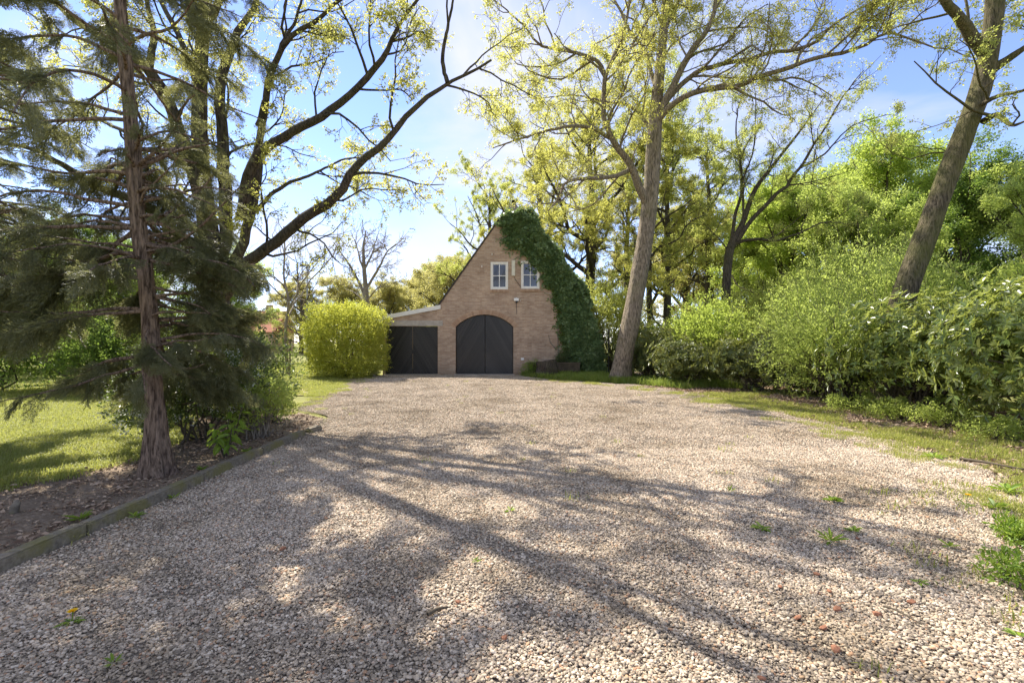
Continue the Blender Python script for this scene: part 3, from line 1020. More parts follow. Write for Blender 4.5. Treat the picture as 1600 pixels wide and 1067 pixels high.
# grassy edges of the drive
edge = []
for poly_i in [(2, 3, 4, 5, 6), (9, 10, 11, 12, 13, 14, 15, 16, 17, 18, 19)]:
    for a, b in zip(poly_i[:-1], poly_i[1:]):
        A, B = np.array(GRAVEL[a]), np.array(GRAVEL[b])
        n = int(np.linalg.norm(B - A) * 22)
        t = rng.random((n, 1))
        nn = np.array([B[1] - A[1], A[0] - B[0]]); nn = nn / np.linalg.norm(nn)
        s = rng.normal(size=(n, 1)) * 0.28 + (0.28 if a >= 9 else -0.1)
        edge.append(A * (1 - t) + B * t + nn * s * (1 if a >= 9 else 1))
edge = np.concatenate(edge)
wl_ = np.sin(edge[:, 0] * 2.1 + edge[:, 1] * 1.3) + rng.normal(size=len(edge)) * 0.6 > 0.0
edge = edge[wl_]
o = scatter('verge_grass', np.column_stack([edge, np.full(len(edge), -0.005)]), lawn_v, rng, 0.5, 1.1, zscale=1.4, nvar=5)
o['label'] = 'patchy grass creeping over the edges of the gravel drive'; o['category'] = 'grass'
# tall grass at the oak's foot and below the ivy
GL = [(0.5, 20.6), (1.6, 19.0), (3.0, 17.7), (4.6, 16.8), (5.4, 15.2), (6.6, 15.6), (7.6, 15.0), (7.4, 16.4), (5.0, 19.2), (3.7, 21.4), (0.5, 21.5)]
X, Y = fill(rng, GL, 0.16)
z = np.full(len(X), -0.005)
o = scatter('long_grass', np.stack([X, Y, z], 1), long_v, rng, 0.7, 1.5, nvar=5)
o['label'] = 'long bright grass round the foot of the big oak and stump'; o['category'] = 'grass'
X, Y = fill(rng, DRY, 0.2)
k = rng.random(len(X)) < 0.6
o = scatter('dry_grass', np.stack([X[k], Y[k], np.full(k.sum(), -0.004)], 1), lawn_v, rng, 0.5, 1.0, nvar=5)
o['label'] = 'thin dry grass between the drive and the clipped bush'; o['category'] = 'grass'
# sparse grass growing through the gravel, most of it lower right
GR = [(2.2, 1.7), (4.7, 2.2), (5.4, 5.0), (3.8, 5.2), (2.6, 3.4)]
X, Y = fill(rng, GR, 0.16)
k = (rng.random(len(X)) < np.clip((X - 1.7) / 3.2, 0.0, 0.9)) & (np.sin(X * 3.1) + np.sin(Y * 4.3 + 1) > -0.6)
X2, Y2 = fill(rng, GRAVEL, 0.5)
k2 = rng.random(len(X2)) < 0.07 + 0.10 * (np.sin(X2 * 0.9 + 1) * np.sin(Y2 * 0.7) > 0.45)
pp = np.concatenate([np.stack([X[k], Y[k]], 1), np.stack([X2[k2], Y2[k2]], 1)])
o = scatter('gravel_grass', np.column_stack([pp, np.full(len(pp), 0.012)]), thin_v, rng, 0.6, 1.3, nvar=5)
o['label'] = 'wispy grass blades sprouting through the gravel'; o['category'] = 'grass'
# leaf litter in the bed and under the shrubs
X, Y = fill(rng, BED, 0.24)
k = seen(X, Y) & (Y < 11)
o = scatter('leaf_litter', np.stack([X[k], Y[k], np.full(k.sum(), -0.006)], 1), lit_v, rng, 0.5, 0.9, nvar=5)
o['label'] = 'dead leaves and bark bits on the bed round the conifer'; o['category'] = 'leaf litter'
X, Y = fill(rng, VERGE, 0.27)
k = seen(X, Y) & (Y < 16) & (X > 4.3)
o = scatter('leaf_litter', np.stack([X[k], Y[k], np.full(k.sum(), -0.006)], 1), lit_v, rng, 0.7, 1.2, nvar=5)
o['label'] = 'brown fallen leaves under the shrubs on the right'; o['category'] = 'leaf litter'
X, Y = fill(rng, VERGE, 0.22)
k = seen(X, Y) & (Y < 14) & (np.sin(X * 2.3 + 0.7) + np.sin(Y * 1.9) + rng.normal(size=len(X)) * 0.5 > -0.45)
o = scatter('verge_grass', np.stack([X[k], Y[k], np.full(k.sum(), -0.006)], 1), lawn_v, rng, 0.6, 1.2, zscale=1.5, nvar=5)
o['label'] = 'tufts of grass among leaf litter in front of the laurels'; o['category'] = 'grass'

# kerb along the bed
kb = thing('garden_kerb', 'low grey mossy kerb edging the conifer bed along the drive', 'kerb', (-3.34, 5, 0))
ks = [0.9, 2.35, 3.75, 5.15, 6.4, 7.7]
for i in range(len(ks) - 1):
    bm = bmesh.new()
    bmesh.ops.create_cube(bm, size=1.0)
    L = ks[i + 1] - ks[i] - 0.008
    for v in bm.verts:
        v.co = Vector((v.co.x * 0.11, v.co.y * L, v.co.z * 0.26))
    bmesh.ops.bevel(bm, geom=list(bm.edges), offset=0.012, segments=2, affect='EDGES')
    me = bpy.data.meshes.new('kerb_block'); bm.to_mesh(me); bm.free()
    o = link('kerb_block', me, M['kerb'], kb)
    o.location = (random.Random(i).uniform(-0.012, 0.012), (ks[i] + ks[i + 1]) / 2 - 5, -0.035 + random.Random(i + 9).uniform(-0.008, 0.008))
    o.rotation_euler = (0, 0, random.Random(i + 3).uniform(-0.008, 0.008))
bm = bmesh.new()
bmesh.ops.create_cube(bm, size=1.0)
for v in bm.verts:
    v.co = Vector((v.co.x * 0.13, v.co.y * 0.3, v.co.z * 0.24))
bmesh.ops.bevel(bm, geom=list(bm.edges), offset=0.02, segments=2, affect='EDGES')
me = bpy.data.meshes.new('kerb_block'); bm.to_mesh(me); bm.free()
o = link('kerb_block', me, M['kerb'], kb); o.location = (0.03, 3.05, -0.04); o.rotation_euler = (0.05, 0.04, -0.35)

# ------------------------------------------------------------------ the garage
HY = 21.8                                     # front wall plane
S_ = F / HY                                   # px per metre there
hx = lambda px: (px - CX) / S_
hz = lambda py: (586.0 - py) / S_
G = thing('brick_garage', 'brick gabled garage with black barn doors, lean-to and ivy-clad roof', 'garage', (0, HY, 0))
TL, TR, TZ = hx(785.5), hx(819.5), hz(337.5)      # ends of the clipped top of the gable
AX = (TL + TR) / 2
LX, LZ = hx(688), hz(476)
SLP = (TZ - LZ) / (TL - LX)
RX = 2 * AX - LX
RZ = LZ
AZ = TZ + (AX - TL) * SLP                       # where the ridge runs, behind the clipped end
bx0, bx1, bsp, bcr = hx(712), hx(802), hz(511), hz(492)
sx0, sx1, sz1 = hx(602), hx(684), hz(510)
WIN = [(hx(766.5), hx(794), hz(453), hz(410)), (hx(814), hx(843), hz(452), hz(408.5))]


def arc_pts(x0, x1, z0, zc, n):
    w = (x1 - x0) / 2; s = zc - z0
    R = (w * w + s * s) / (2 * s)
    a0 = math.asin(w / R)
    return [((x0 + x1) / 2 + R * math.sin(a), zc - R + R * math.cos(a)) for a in np.linspace(-a0, a0, n)], R, a0


def wall_mesh(outer, holes, th, name):
    cu = bpy.data.curves.new(name, 'CURVE')
    cu.dimensions = '2D'; cu.fill_mode = 'BOTH'; cu.extrude = th / 2
    for lp in [outer] + holes:
        sp = cu.splines.new('POLY')
        sp.points.add(len(lp) - 1)
        for q, (x, z) in zip(sp.points, lp):
            q.co = (x, z, 0, 1)
        sp.use_cyclic_u = True
    ob = bpy.data.objects.new(name, cu)
    COL.objects.link(ob)
    dg = bpy.context.evaluated_depsgraph_get()
    me = bpy.data.meshes.new_from_object(ob.evaluated_get(dg))
    COL.objects.unlink(ob); bpy.data.objects.remove(ob)
    me.transform(Matrix(((1, 0, 0, 0), (0, 0, 1, th / 2), (0, 1, 0, 0), (0, 0, 0, 1))))
    me.name = name
    return me


arc, R_, a0_ = arc_pts(bx0, bx1, bsp, bcr, 17)
outer = [(LX, -0.1), (bx0, -0.1)] + arc + [(bx1, -0.1), (RX, -0.1), (RX, RZ), (TR, TZ), (TL, TZ), (LX, LZ)]
holes = [[(a, c_), (b, c_), (b, d_), (a, d_)] for a, b, c_, d_ in WIN]
me = wall_mesh(outer, holes, 0.24, 'front_wall')
fw = link('front_wall', me, M['brick'], G)
# lean-to front
lx0 = hx(598)
fz0, fz1 = hz(497), hz(480)
me = wall_mesh([(lx0, -0.1), (sx0, -0.1), (sx0, sz1), (sx1, sz1), (sx1, -0.1), (LX - 0.002, -0.1), (LX - 0.002, fz1 - 0.02), (lx0, fz0 - 0.02)], [], 0.24, 'lean_to_wall')
lw = link('lean_to_wall', me, M['brick'], G); lw.location = (0, 0.004, 0)
# other walls
D_ = 8.0
MB().box(LX, LX + 0.24, 0.245, D_, -0.1, LZ).build('side_wall', M['brick'], G)
MB().box(RX - 0.24, RX, 0.245, D_, -0.1, RZ - 0.05).build('side_wall', M['brick'], G)
mb = MB().box(lx0, lx0 + 0.22, 0.25, D_ - 1, -0.1, fz0 - 0.05)
mb.build('side_wall', M['brick'], G)
mb = MB().prism([(LX + .01, -0.1), (RX - .01, -0.1), (RX - .01, RZ - 0.05), (AX, AZ - 0.02), (LX + .01, LZ - 0.02)], D_ - 0.2, D_ - 0.001)
mb.build('back_wall', M['brick'], G)
# dark interior behind the doors
# roof: two slopes and a small hip over the clipped gable end
th = 0.06
HB = 0.55                                        # the ridge starts this far behind the front
ex = 0.25 / math.hypot(1, SLP)
sl_l = [(LX - ex, -0.03, LZ - ex * SLP), (TL, -0.03, TZ), (AX, HB, AZ), (AX, D_ + 0.05, AZ), (LX - ex, D_ + 0.05, LZ - ex * SLP)]
sl_r = [(2 * AX - x, y, z) for x, y, z in sl_l]
hip = [(TL, -0.03, TZ), (TR, -0.03, TZ), (AX, HB, AZ)]
roof = MB()
for poly in (sl_l, sl_r, hip):
    n = len(poly)
    lo_ = [(x, y, z + 0.015) for x, y, z in poly]; up_ = [(x, y, z + 0.015 + th) for x, y, z in poly]
    roof.add(lo_ + up_, [[list(range(n))], [list(range(2 * n - 1, n - 1, -1))], [(i, n + i, n + (i + 1) % n, (i + 1) % n) for i in range(n)]])
rf = roof.build('roof', M['roof_tile'], G)
tm = {}
for s, (ex, ez), sx_ in ((-1, (LX, LZ), TL), (1, (RX, RZ), TR)):
    dx, dz = ex - sx_, ez - TZ
    ln = math.hypot(dx, dz); ux, uz = dx / ln, dz / ln
    nx, nz = (-uz, ux) if s > 0 else (uz, -ux)
    q0 = 0.03; th2 = 0.058 * math.cos(math.atan(SLP)) - 0.005
    mt = MB().prism([(0, 0), (0.36, 0.0), (0.36, 0.032), (0, 0.016)], 0, 0.21)
    tile = mt.build('verge_tile', M['roof_tile'], rf)
    k = 0
    while q0 < ln + 0.02:
        o = tile if k == 0 else tile.copy()
        if k:
            COL.objects.link(o); o.parent = rf
        bx_, bz_ = sx_ + ux * q0 + nx * (th2 + 0.012), TZ + 0.015 + uz * q0 + nz * (th2 + 0.012)
        ang = math.atan2(uz, ux)
        if s > 0:
            o.matrix_local = Matrix.Translation((bx_, -0.055, bz_)) @ Matrix.Rotation(-ang, 4, 'Y')
        else:
            o.matrix_local = Matrix.Translation((bx_, 0.155, bz_)) @ Matrix.Rotation(-ang, 4, 'Y') @ Matrix.Rotation(PI, 4, 'X')
        q0 += 0.32; k += 1
MB().tube([(AX, HB, AZ + 0.08), (AX, D_ + 0.06, AZ + 0.08)], 0.10, 10).build('ridge_cap', M['roof_tile'], rf)
# lean-to roof, fascia
sl = (fz1 - fz0) / (LX - lx0)
xa = lx0 - 0.12
za = fz0 - 0.12 * sl
lr_ = MB().prism([(xa, za + 0.005), (LX - 0.003, fz1 + 0.005), (LX - 0.003, fz1 + 0.06), (xa, za + 0.06)], -0.04, D_ - 0.9).build('lean_to_roof', M['concrete'], G)
MB().prism([(xa - 0.02, za - 0.10), (LX + 0.02, fz1 - 0.10), (LX + 0.02, fz1 + 0.085), (xa - 0.02, za + 0.085)], -0.075, -0.042).build('fascia_board', M['cream_paint'], lr_)
MB().box(hx(603) - 0.06, hx(692), -0.018, 0.1, sz1 + 0.003, sz1 + 0.25).build('lintel', M['concrete'], G)
# arch of brick on edge
Rm = R_
cxm, czm = (bx0 + bx1) / 2, bcr - R_
na = 40
am = a0_ + 0.05
w2 = 2 * am / na * Rm * 0.5
mt = MB().prism([(-w2 + 0.005, 0.004), (w2 - 0.005, 0.004), (w2 * 1.07 - 0.005, 0.215), (-w2 * 1.07 + 0.005, 0.215)], -0.014, 0.1)
abk = None
for i in range(na):
    a = -am + (i + 0.5) * 2 * am / na
    if abk is None:
        o = abk = mt.build('arch_brick', M['loose_brick'], fw)
    else:
        o = abk.copy(); COL.objects.link(o); o.parent = fw
    o.matrix_local = Matrix.Translation((cxm + Rm * math.sin(a), random.Random(i).uniform(-0.004, 0.003), czm + Rm * math.cos(a))) @ Matrix.Rotation(a, 4, 'Y')


def clip(poly, nx, nz, c0):
    out = []
    for (x0, z0), (x1, z1) in zip(poly, poly[1:] + poly[:1]):
        d0, d1 = nx * x0 + nz * z0 - c0, nx * x1 + nz * z1 - c0
        if d0 >= 0:
            out.append((x0, z0))
        if (d0 >= 0) != (d1 >= 0):
            t = d0 / (d0 - d1)
            out.append((x0 + (x1 - x0) * t, z0 + (z1 - z0) * t))
    return out


def door(poly_l, poly_r, split, label):
    dr = bpy.data.objects.new('barn_door', None); COL.objects.link(dr); dr.parent = G; dr['label'] = label
    ang = math.radians(60)
    for side, poly in ((-1, poly_l), (1, poly_r)):
        zs = [p[1] for p in poly]; xs = [p[0] for p in poly]
        MB().prism(poly, 0.165, 0.2).build('backing_board', M['door_black'], dr)
        # boards rise towards the middle of the pair
        dx, dz = -side * math.cos(ang), math.sin(ang)
        nx, nz = dz, -dx
        vals = [nx * x + nz * z for x, z in poly]
        wd = 0.125
        q = min(vals) - 0.04
        while q < max(vals):
            pl = clip(clip(poly, nx, nz, q + 0.006), -nx, -nz, -(q + wd - 0.006))
            if len(pl) > 2:
                y0 = 0.135 + random.Random(int(q * 1000)).uniform(-0.004, 0.004)
                MB().prism(pl, y0, 0.163).build('plank', M['door_black'], dr)
            q += wd
    xm = split
    hb = MB().box(xm - 0.02, xm + 0.02, 0.105, 0.134, 0.95, 1.13).box(xm + 0.03, xm + 0.2, 0.112, 0.134, 1.05, 1.075)
    hb.box(xm - 0.09, xm + 0.09, 0.108, 0.13, 1.16, 1.19)
    hb.build('latch', M['metal_dark'], dr)
    return dr


g = 0.012
xm = (bx0 + bx1) / 2 + 0.02
arcl = [p for p in arc if p[0] < xm - g] + [(xm - g, bcr - 0.003)]
arcr = [(xm + g, bcr - 0.003)] + [p for p in arc if p[0] > xm + g]
pl = [(bx0 + 0.02, 0.04)] + [(max(x, bx0 + 0.02), z - 0.02) for x, z in arcl] + [(xm - g, 0.04)]
pr = [(xm + g, 0.04)] + [(min(x, bx1 - 0.02), z - 0.02) for x, z in arcr] + [(bx1 - 0.02, 0.04)]
pl = [p for i, p in enumerate(pl) if i == 0 or p != pl[i - 1]]
pr = [p for i, p in enumerate(pr) if i == 0 or p != pr[i - 1]]
door(pl, pr, xm, 'tall black arched pair of barn doors')
xs_ = (sx0 + sx1) / 2 + 0.02
door([(sx0 + 0.02, 0.04), (sx0 + 0.02, sz1 - 0.02), (xs_ - g, sz1 - 0.02), (xs_ - g, 0.04)],
     [(xs_ + g, 0.04), (xs_ + g, sz1 - 0.02), (sx1 - 0.02, sz1 - 0.02), (sx1 - 0.02, 0.04)], xs_, 'low black square-topped pair of barn doors')
MB().box(bx0 - 0.05, bx1 + 0.05, -0.25, 0.24, -0.05, 0.025).build('doorstep', M['concrete'], G)
MB().box(sx0 - 0.0, sx1 + 0.05, -0.22, 0.24, -0.05, 0.02).build('doorstep', M['concrete'], G)
# windows
for a, b, c_, d_ in WIN:
    w = bpy.data.objects.new('window', None); COL.objects.link(w); w.parent = G
    t = 0.075
    fr = MB().box(a + .003, a + t, -0.02, 0.09, c_ + .003, d_ - .003).box(b - t, b - .003, -0.02, 0.09, c_ + .003, d_ - .003)
    fr.box(a + t + .001, b - t - .001, -0.017, 0.09, c_ + .003, c_ + t).box(a + t + .001, b - t - .001, -0.017, 0.09, d_ - t, d_ - .003)
    fr.build('frame', M['cream_paint'], w)
    t2 = 0.04
    ia, ib, ic, id_ = a + t + .002, b - t - .002, c_ + t + .002, d_ - t - .002
    fr = MB().box(ia, ia + t2, 0.0, 0.07, ic, id_).box(ib - t2, ib, 0.0, 0.07, ic, id_)
    fr.box(ia + t2, ib - t2, 0.003, 0.07, ic, ic + t2).box(ia + t2, ib - t2, 0.003, 0.07, id_ - t2, id_)
    fr.build('sash', M['white_paint'], w)
    mx, mz = (a + b) / 2, (c_ + d_) / 2
    MB().box(mx - 0.016, mx + 0.016, 0.006, 0.06, ic + t2, id_ - t2).build('glazing_bar', M['white_paint'], w)
    MB().box(ia + t2, ib - t2, 0.010, 0.058, mz - 0.016, mz + 0.016).build('glazing_bar', M['white_paint'], w)
    for x0, x1 in ((ia + t2, mx - 0.016), (mx + 0.016, ib - t2)):
        for z0, z1 in ((ic + t2, mz - 0.016), (mz + 0.016, id_ - t2)):
            MB().box(x0, x1, 0.04, 0.046, z0, z1).build('pane', M['glass'], w)
    n = 10
    sb = None
    for i in range(n):
        sw = (b - a + 0.06) / n
        if sb is None:
            o = sb = MB().box(-sw / 2 + 0.004, sw / 2 - 0.004, -0.055, 0.05, -0.12, -0.003).build('sill_brick', M['loose_brick'], w)
        else:
            o = sb.copy(); COL.objects.link(o); o.parent = w
        o.location = (a - 0.03 + (i + 0.5) * sw, 0, c_)
    MB().box(ia, ib, 0.16, 0.18, ic, id_).build('unlit_room_panel', flat_mat('dark_room', (0.03, 0.03, 0.03)), w)  # near-black panel standing in for the unlit room behind the panes
# fittings on the wall
MB().box(hx(799.5), hx(804.8), -0.13, -0.002, hz(432), hz(408)).build('cream_wall_box', M['plastic_cream'], G)
mb = MB().box(hx(803), hx(810.5), -0.16, -0.03, hz(471), hz(467)).box(hx(806), hx(808), -0.03, -0.002, hz(472), hz(466)).tube([(hx(813), -0.05, hz(470)), (hx(813), -0.002, hz(470))], 0.03, 8)
mb.build('floodlight', M['white_paint'], G)
MB().box(hx(805.5), hx(808.5), -0.12, -0.02, hz(474), hz(471.5)).build('motion_sensor', M['metal_dark'], G)
MB().box(hx(814), hx(818.5), -0.05, -0.002, hz(563), hz(559.5)).build('wall_socket', M['white_paint'], G)
for px_, py_ in ((769, 399), (753, 418), (826, 395.5)):
    MB().tube([(hx(px_), -0.002, hz(py_)), (hx(px_), -0.07, hz(py_)), (hx(px_), -0.09, hz(py_) + 0.05)], 0.022, 6).build('cable_hook', M['white_paint'], G)
MB().tube([(hx(803), -0.012, hz(432)), (hx(805), -0.012, hz(437)), (hx(812), -0.012, hz(447)), (hx(817), -0.012, hz(454))], 0.009, 5).build('cable', M['metal_dark'], G)
MB().tube([(hx(807), -0.012, hz(474)), (hx(807.3), -0.012, hz(492))], 0.008, 5).build('cable', M['metal_dark'], G)

# ------------------------------------------------------------------ ivy on the right half of the gable
iv = thing('ivy', 'dark green ivy smothering the right slope and corner of the garage', 'ivy', (2.6, HY, 0))
rng = np.random.default_rng(21)
IVYL = np.array([(772, 352), (784, 348), (790, 378), (800, 388), (815, 398), (824, 402), (838, 412), (843, 424), (858, 446), (868, 458), (872, 478), (877, 500), (880, 520), (885, 545), (889, 560), (902, 575), (905, 592)], float)
IVYR = np.array([(772, 345), (790, 328), (815, 334), (832, 343), (860, 378), (884, 412), (903, 450), (921, 487), (933, 520), (940, 550), (944, 575), (945, 592)], float)
N = 30000
py_ = 334 + (590 - 334) * rng.random(N) ** 0.85
lo = np.interp(py_, IVYL[:, 1], IVYL[:, 0]); lo = np.where(py_ < 352, 780 - 0 * py_, lo)
hi = np.interp(py_, IVYR[1:, 1], IVYR[1:, 0])
rag = 6 * np.sin(py_ * 0.21) + 4 * np.sin(py_ * 0.53 + 1)
hi = hi + 3.5 * np.sin(py_ * 0.17 + 1) * np.sin(py_ * 0.41) + rng.normal(size=N) * 1.6
lo = lo + rag * 0.8 + rng.normal(size=N) * 2.2
s = rng.random(N)
px_ = lo + (hi - lo) * s
x, z = hx(px_), hz(py_)
bul = 0.06 + 0.36 * np.sin(np.clip(s * 1.15, 0, 1) * PI * 0.62) * (0.35 + 0.65 * np.abs(np.sin(x * 3.1 + z * 1.7 + np.sin(z * 2.3)) * np.sin(z * 2.9 - x * 1.3))) + 0.10 * s
y = HY - bul * (0.35 + 0.65 * np.sqrt(rng.random(N))) - 0.02
A = np.stack([x, y, z], 1)
# also over the slope behind the verge
N2 = 22000
q = rng.random(N2); dy = 3.5 * rng.random(N2) ** 1.3
X0 = TR - 0.1 + (RX + 0.2 - TR) * q; Z0 = TZ - (X0 - TR) * SLP
up_ = 0.1 + 0.30 * rng.random(N2) * (0.5 + 0.5 * np.sin(dy * 3.1 + q * 17)) + 0.1 * rng.random(N2)
B = np.stack([X0 + up_ * 0.8, HY + dy - 0.1, Z0 + up_ * 0.58], 1)
# and down the side wall
N3 = 9000
B2 = np.stack([RX + 0.08 + 0.55 * rng.random(N3) ** 1.5, HY + 3.5 * rng.random(N3) - 0.2, 1.6 * rng.random(N3)], 1)
# tuft over the ridge
N4 = 9000
u = nrm(rng.normal(size=(N4, 3))) * (0.75 + 0.25 * rng.random((N4, 1)))
B3 = np.array([hx(808), HY + 0.40, hz(337)]) + u * np.array([0.66, 0.75, 0.33]) + np.array([0, 0, 0.1]) * np.sin(u[:, :1] * 7)
pos = np.concatenate([A, B, B2, B3])
n_ = len(pos)
d = rng.normal(size=(n_, 3)) * 0.5 + np.array([0.1, -0.55, -0.55])
d[len(A):] += np.array([0.5, 0.3, 0.5])
nor = rng.normal(size=(n_, 3)) * 0.45 + np.array([0.25, -1.0, 0.55])
L = 0.05 + 0.11 * rng.random(n_) ** 1.5
side_ = nrm(np.cross(nrm(d), nor)); dn_ = nrm(d); q0_ = pos - np.array([2.6, HY, 0]); L_ = L[:, None]
V = np.stack([q0_, q0_ + dn_ * L_ * 0.4 + side_ * L_ * 0.45, q0_ + dn_ * L_, q0_ + dn_ * L_ * 0.4 - side_ * L_ * 0.45], 1).reshape(-1, 3)
Fc = np.arange(len(V)).reshape(-1, 4)
link('foliage', foliage_mesh('foliage', V, Fc, 4, np.clip(rng.random(n_) * 0.75 + 0.12 * np.sin(pos[:, 0] * 6) + 0.1, 0, 1)), M['ivy_leaf'], iv, 'stuff')
# lighter young edge creeping left over the bricks
N = 1500
py_ = 440 + 120 * rng.random(N)
px_ = np.interp(py_, IVYL[:, 1], IVYL[:, 0]) - np.abs(rng.normal(size=N)) * 4 + 2
pos = np.stack([hx(px_), HY - 0.02 - 0.1 * rng.random(N), hz(py_)], 1)
V, Fc = leaves6(rng, pos - np.array([2.6, HY, 0]), rng.normal(size=(N, 3)) + np.array([0, -0.2, -0.6]), 0.05 + 0.04 * rng.random(N), 0.8, rng.normal(size=(N, 3)) * 0.4 + np.array([0, -1, 0.4]))
link('young_leaves', foliage_mesh('young_leaves', V, Fc, 6, rng.random(N)), M['ivy_leaf_new'], iv, 'stuff')
# runners straying over the brick and hanging from the verge
rp = []
for k in range(70):
    q = rng.random()
    p0 = 352 + 200 * q
    cur = np.array([hx(np.interp(p0, IVYL[:, 1], IVYL[:, 0])) + 0.05, hz(p0)])
    a = PI + rng.normal() * 0.8 + 0.5
    for t in range(rng.integers(5, 17)):
        a += rng.normal() * 0.3
        cur = cur + 0.04 * np.array([math.cos(a), math.sin(a)])
        rp.append((cur[0], HY - 0.02 - 0.05 * rng.random(), cur[1]))
rp = np.array(rp)
N = len(rp)
V, Fc = leaves6(rng, rp - np.array([2.6, HY, 0]), rng.normal(size=(N, 3)) + np.array([0, -0.2, -0.6]), 0.05 + 0.05 * rng.random(N), 0.8, rng.normal(size=(N, 3)) * 0.4 + np.array([0, -1, 0.4]))
link('runners', foliage_mesh('runners', V, Fc, 6, rng.random(N)), M['ivy_leaf'], iv, 'stuff')
stems = MB()
for pts in ([(892, 575), (884, 552), (878, 530), (876, 500), (872, 470), (860, 448)], [(874, 576), (872, 548), (871, 510), (871, 500)], [(872, 548), (864, 541), (859, 533), (857, 524)],
            [(793, 372), (800, 381), (812, 378)], [(840, 420), (848, 436), (862, 452), (874, 480)], [(820, 400), (829, 405), (838, 402)]):
    pts = [(hx(a) - 2.6, -0.025, hz(b)) for a, b in pts]
    sp_, _ = spline(pts, 16)
    stems.tube(sp_, np.linspace(0.028, 0.012, 16), 6)
stems.build('stems', M['twig_pale'], iv, smooth=True)
# small bare tangle with a few leaves at its foot
shrub('ivy_shrub', 'small dull shrub growing against the wall beside the ivy', (hx(879), HY - 0.35), (0.5, 0.3, 1.2), 77, M['dark_shrub_leaf'], n=1800, leaf=0.06, lobes=7)
shrub('weed_clump', 'low pale green weed clump left of the tree stump', (hx(833), HY - 1.0), (0.55, 0.4, 0.7), 78, M['weed_leaf'], n=1500, leaf=0.07, w=0.25, lobes=7, cat='weed', stems=8)

# stump, low beam and iron post under the ivy
sc_ = P(854, 589, 20.4)
st = thing('tree_stump', 'sawn-off old tree stump in front of the ivy', 'stump', (sc_[0], sc_[1], 0))
rg = ridges(np.random.default_rng(4), 0.16, 5, 0.35, 3)
zz = np.linspace(-0.05, 0.70, 9)
MB().tube(np.stack([np.zeros(9) + 0.02 * np.sin(zz * 5), np.zeros(9), zz], 1), np.linspace(0.46, 0.40, 9), 22, rg, cap=False).build('bark', M['oak_bark_dark'], st, smooth=True)
a = np.arange(22) / 22 * 2 * PI
MB().add(np.vstack([[(0, 0, 0.70)], np.stack([0.37 * np.cos(a), 0.37 * np.sin(a), 0.685 + 0.02 * np.sin(a * 3)], 1)]), [[(0, 1 + i, 1 + (i + 1) % 22) for i in range(22)]]).build('cut_top', flat_mat('cut_wood', (0.30, 0.24, 0.17), 0.9, 0.2, 0.3, 20), st)
mb = MB().box(-1.25, 1.0, -0.09, 0.09, -0.05, 0.52).box(-1.28, 1.03, -0.12, 0.12, 0.522, 0.58)
o = mb.build('low_wall', flat_mat('mossy_brick', (0.11, 0.085, 0.055), 0.95, 0.1, 0.5, 7, 0, 0.01), None); o.location = (hx(868), HY - 0.62, 0)
tag(o, 'low dark weathered wall behind the tree stump', 'low wall')
o = MB().tube([(0, 0, -0.1), (0, 0, 1.85), (0.01, 0, 2.05)], 0.025, 8).build('iron_post', M['metal_dark'], None); o.location = (hx(947), HY - 0.6, 0)
tag(o, 'thin dark iron post at the right edge of the ivy', 'post')
o = MB().box(-0.12, 0.12, -0.12, 0.12, -0.02, 0.3).box(-0.09, 0.09, -0.09, 0.09, 0.3, 0.33).build('stone_pot', M['concrete'], None); o.location = (hx(590), HY - 0.55, 0)
tag(o, 'small grey stone block beside the low garage door', 'stone block')

# ------------------------------------------------------------------ the big hand-shaped trees
# conifer in the bed
def spray_mesh(rng):
    """flat feathery spray, one metre long along x before scaling"""
    pos, d, ln = [], [], []
    tubes_p, tubes_r = [], []
    ax = lambda t: np.array([t, 0.05 * math.sin(t * 3), -0.22 * t * t])
    tubes_p.append([ax(t) for t in np.linspace(0, 1, 4)]); tubes_r.append(np.linspace(0.012, 0.004, 4))
    n = 24
    for i in range(n):
        t = 0.08 + 0.9 * i / n
        sg = 1 if i % 2 else -1
        b = ax(t)
        l = 0.42 * (1.08 - t) * (0.7 + 0.5 * rng.random()) + 0.06
        dr = np.array([0.72, sg * 0.70, -0.10 + rng.normal() * 0.12]); dr /= np.linalg.norm(dr)
        e = b + dr * l + np.array([0.05 * l, 0, -0.12 * l])
        m = (b + e) / 2 + np.array([0, 0, 0.02])
        tubes_p.append([b, b * 0.55 + m * 0.45, m, e]); tubes_r.append(np.linspace(0.006, 0.003, 4))
        k = max(4, int(l / 0.026))
        for q in range(k):
            f = (q + rng.random()) / k
            p = b * (1 - f) + e * f
            s2 = 1 if q % 2 else -1
            dd = dr * 0.8 + np.array([-dr[1], dr[0], 0]) * s2 * 0.6 + rng.normal(size=3) * 0.18
            pos.append(p); d.append(dd); ln.append(0.07 + 0.05 * rng.random())
        pos.append(e); d.append(dr); ln.append(0.09)
    V, Fc = leaves(rng, np.array(pos), np.array(d), np.array(ln), 0.26, 0.8, 0.03)
    V2, F2 = tubes(np.array(tubes_p), np.array(tubes_r), 3)
    ct = 0.2 + 0.6 * rng.random()
    tint = np.concatenate([np.repeat(np.clip(ct + rng.normal(size=len(pos)) * 0.14, 0, 1), 4), np.full(len(V2), 0.0)])
    return mesh_np('spray', np.vstack([V, V2]), [np.vstack([Fc, F2 + len(V)])], False, tint)


SPRAYS = variants('conifer_sprays', [spray_mesh(np.random.default_rng(900 + i)) for i in range(8)], M['conifer_leaf'])


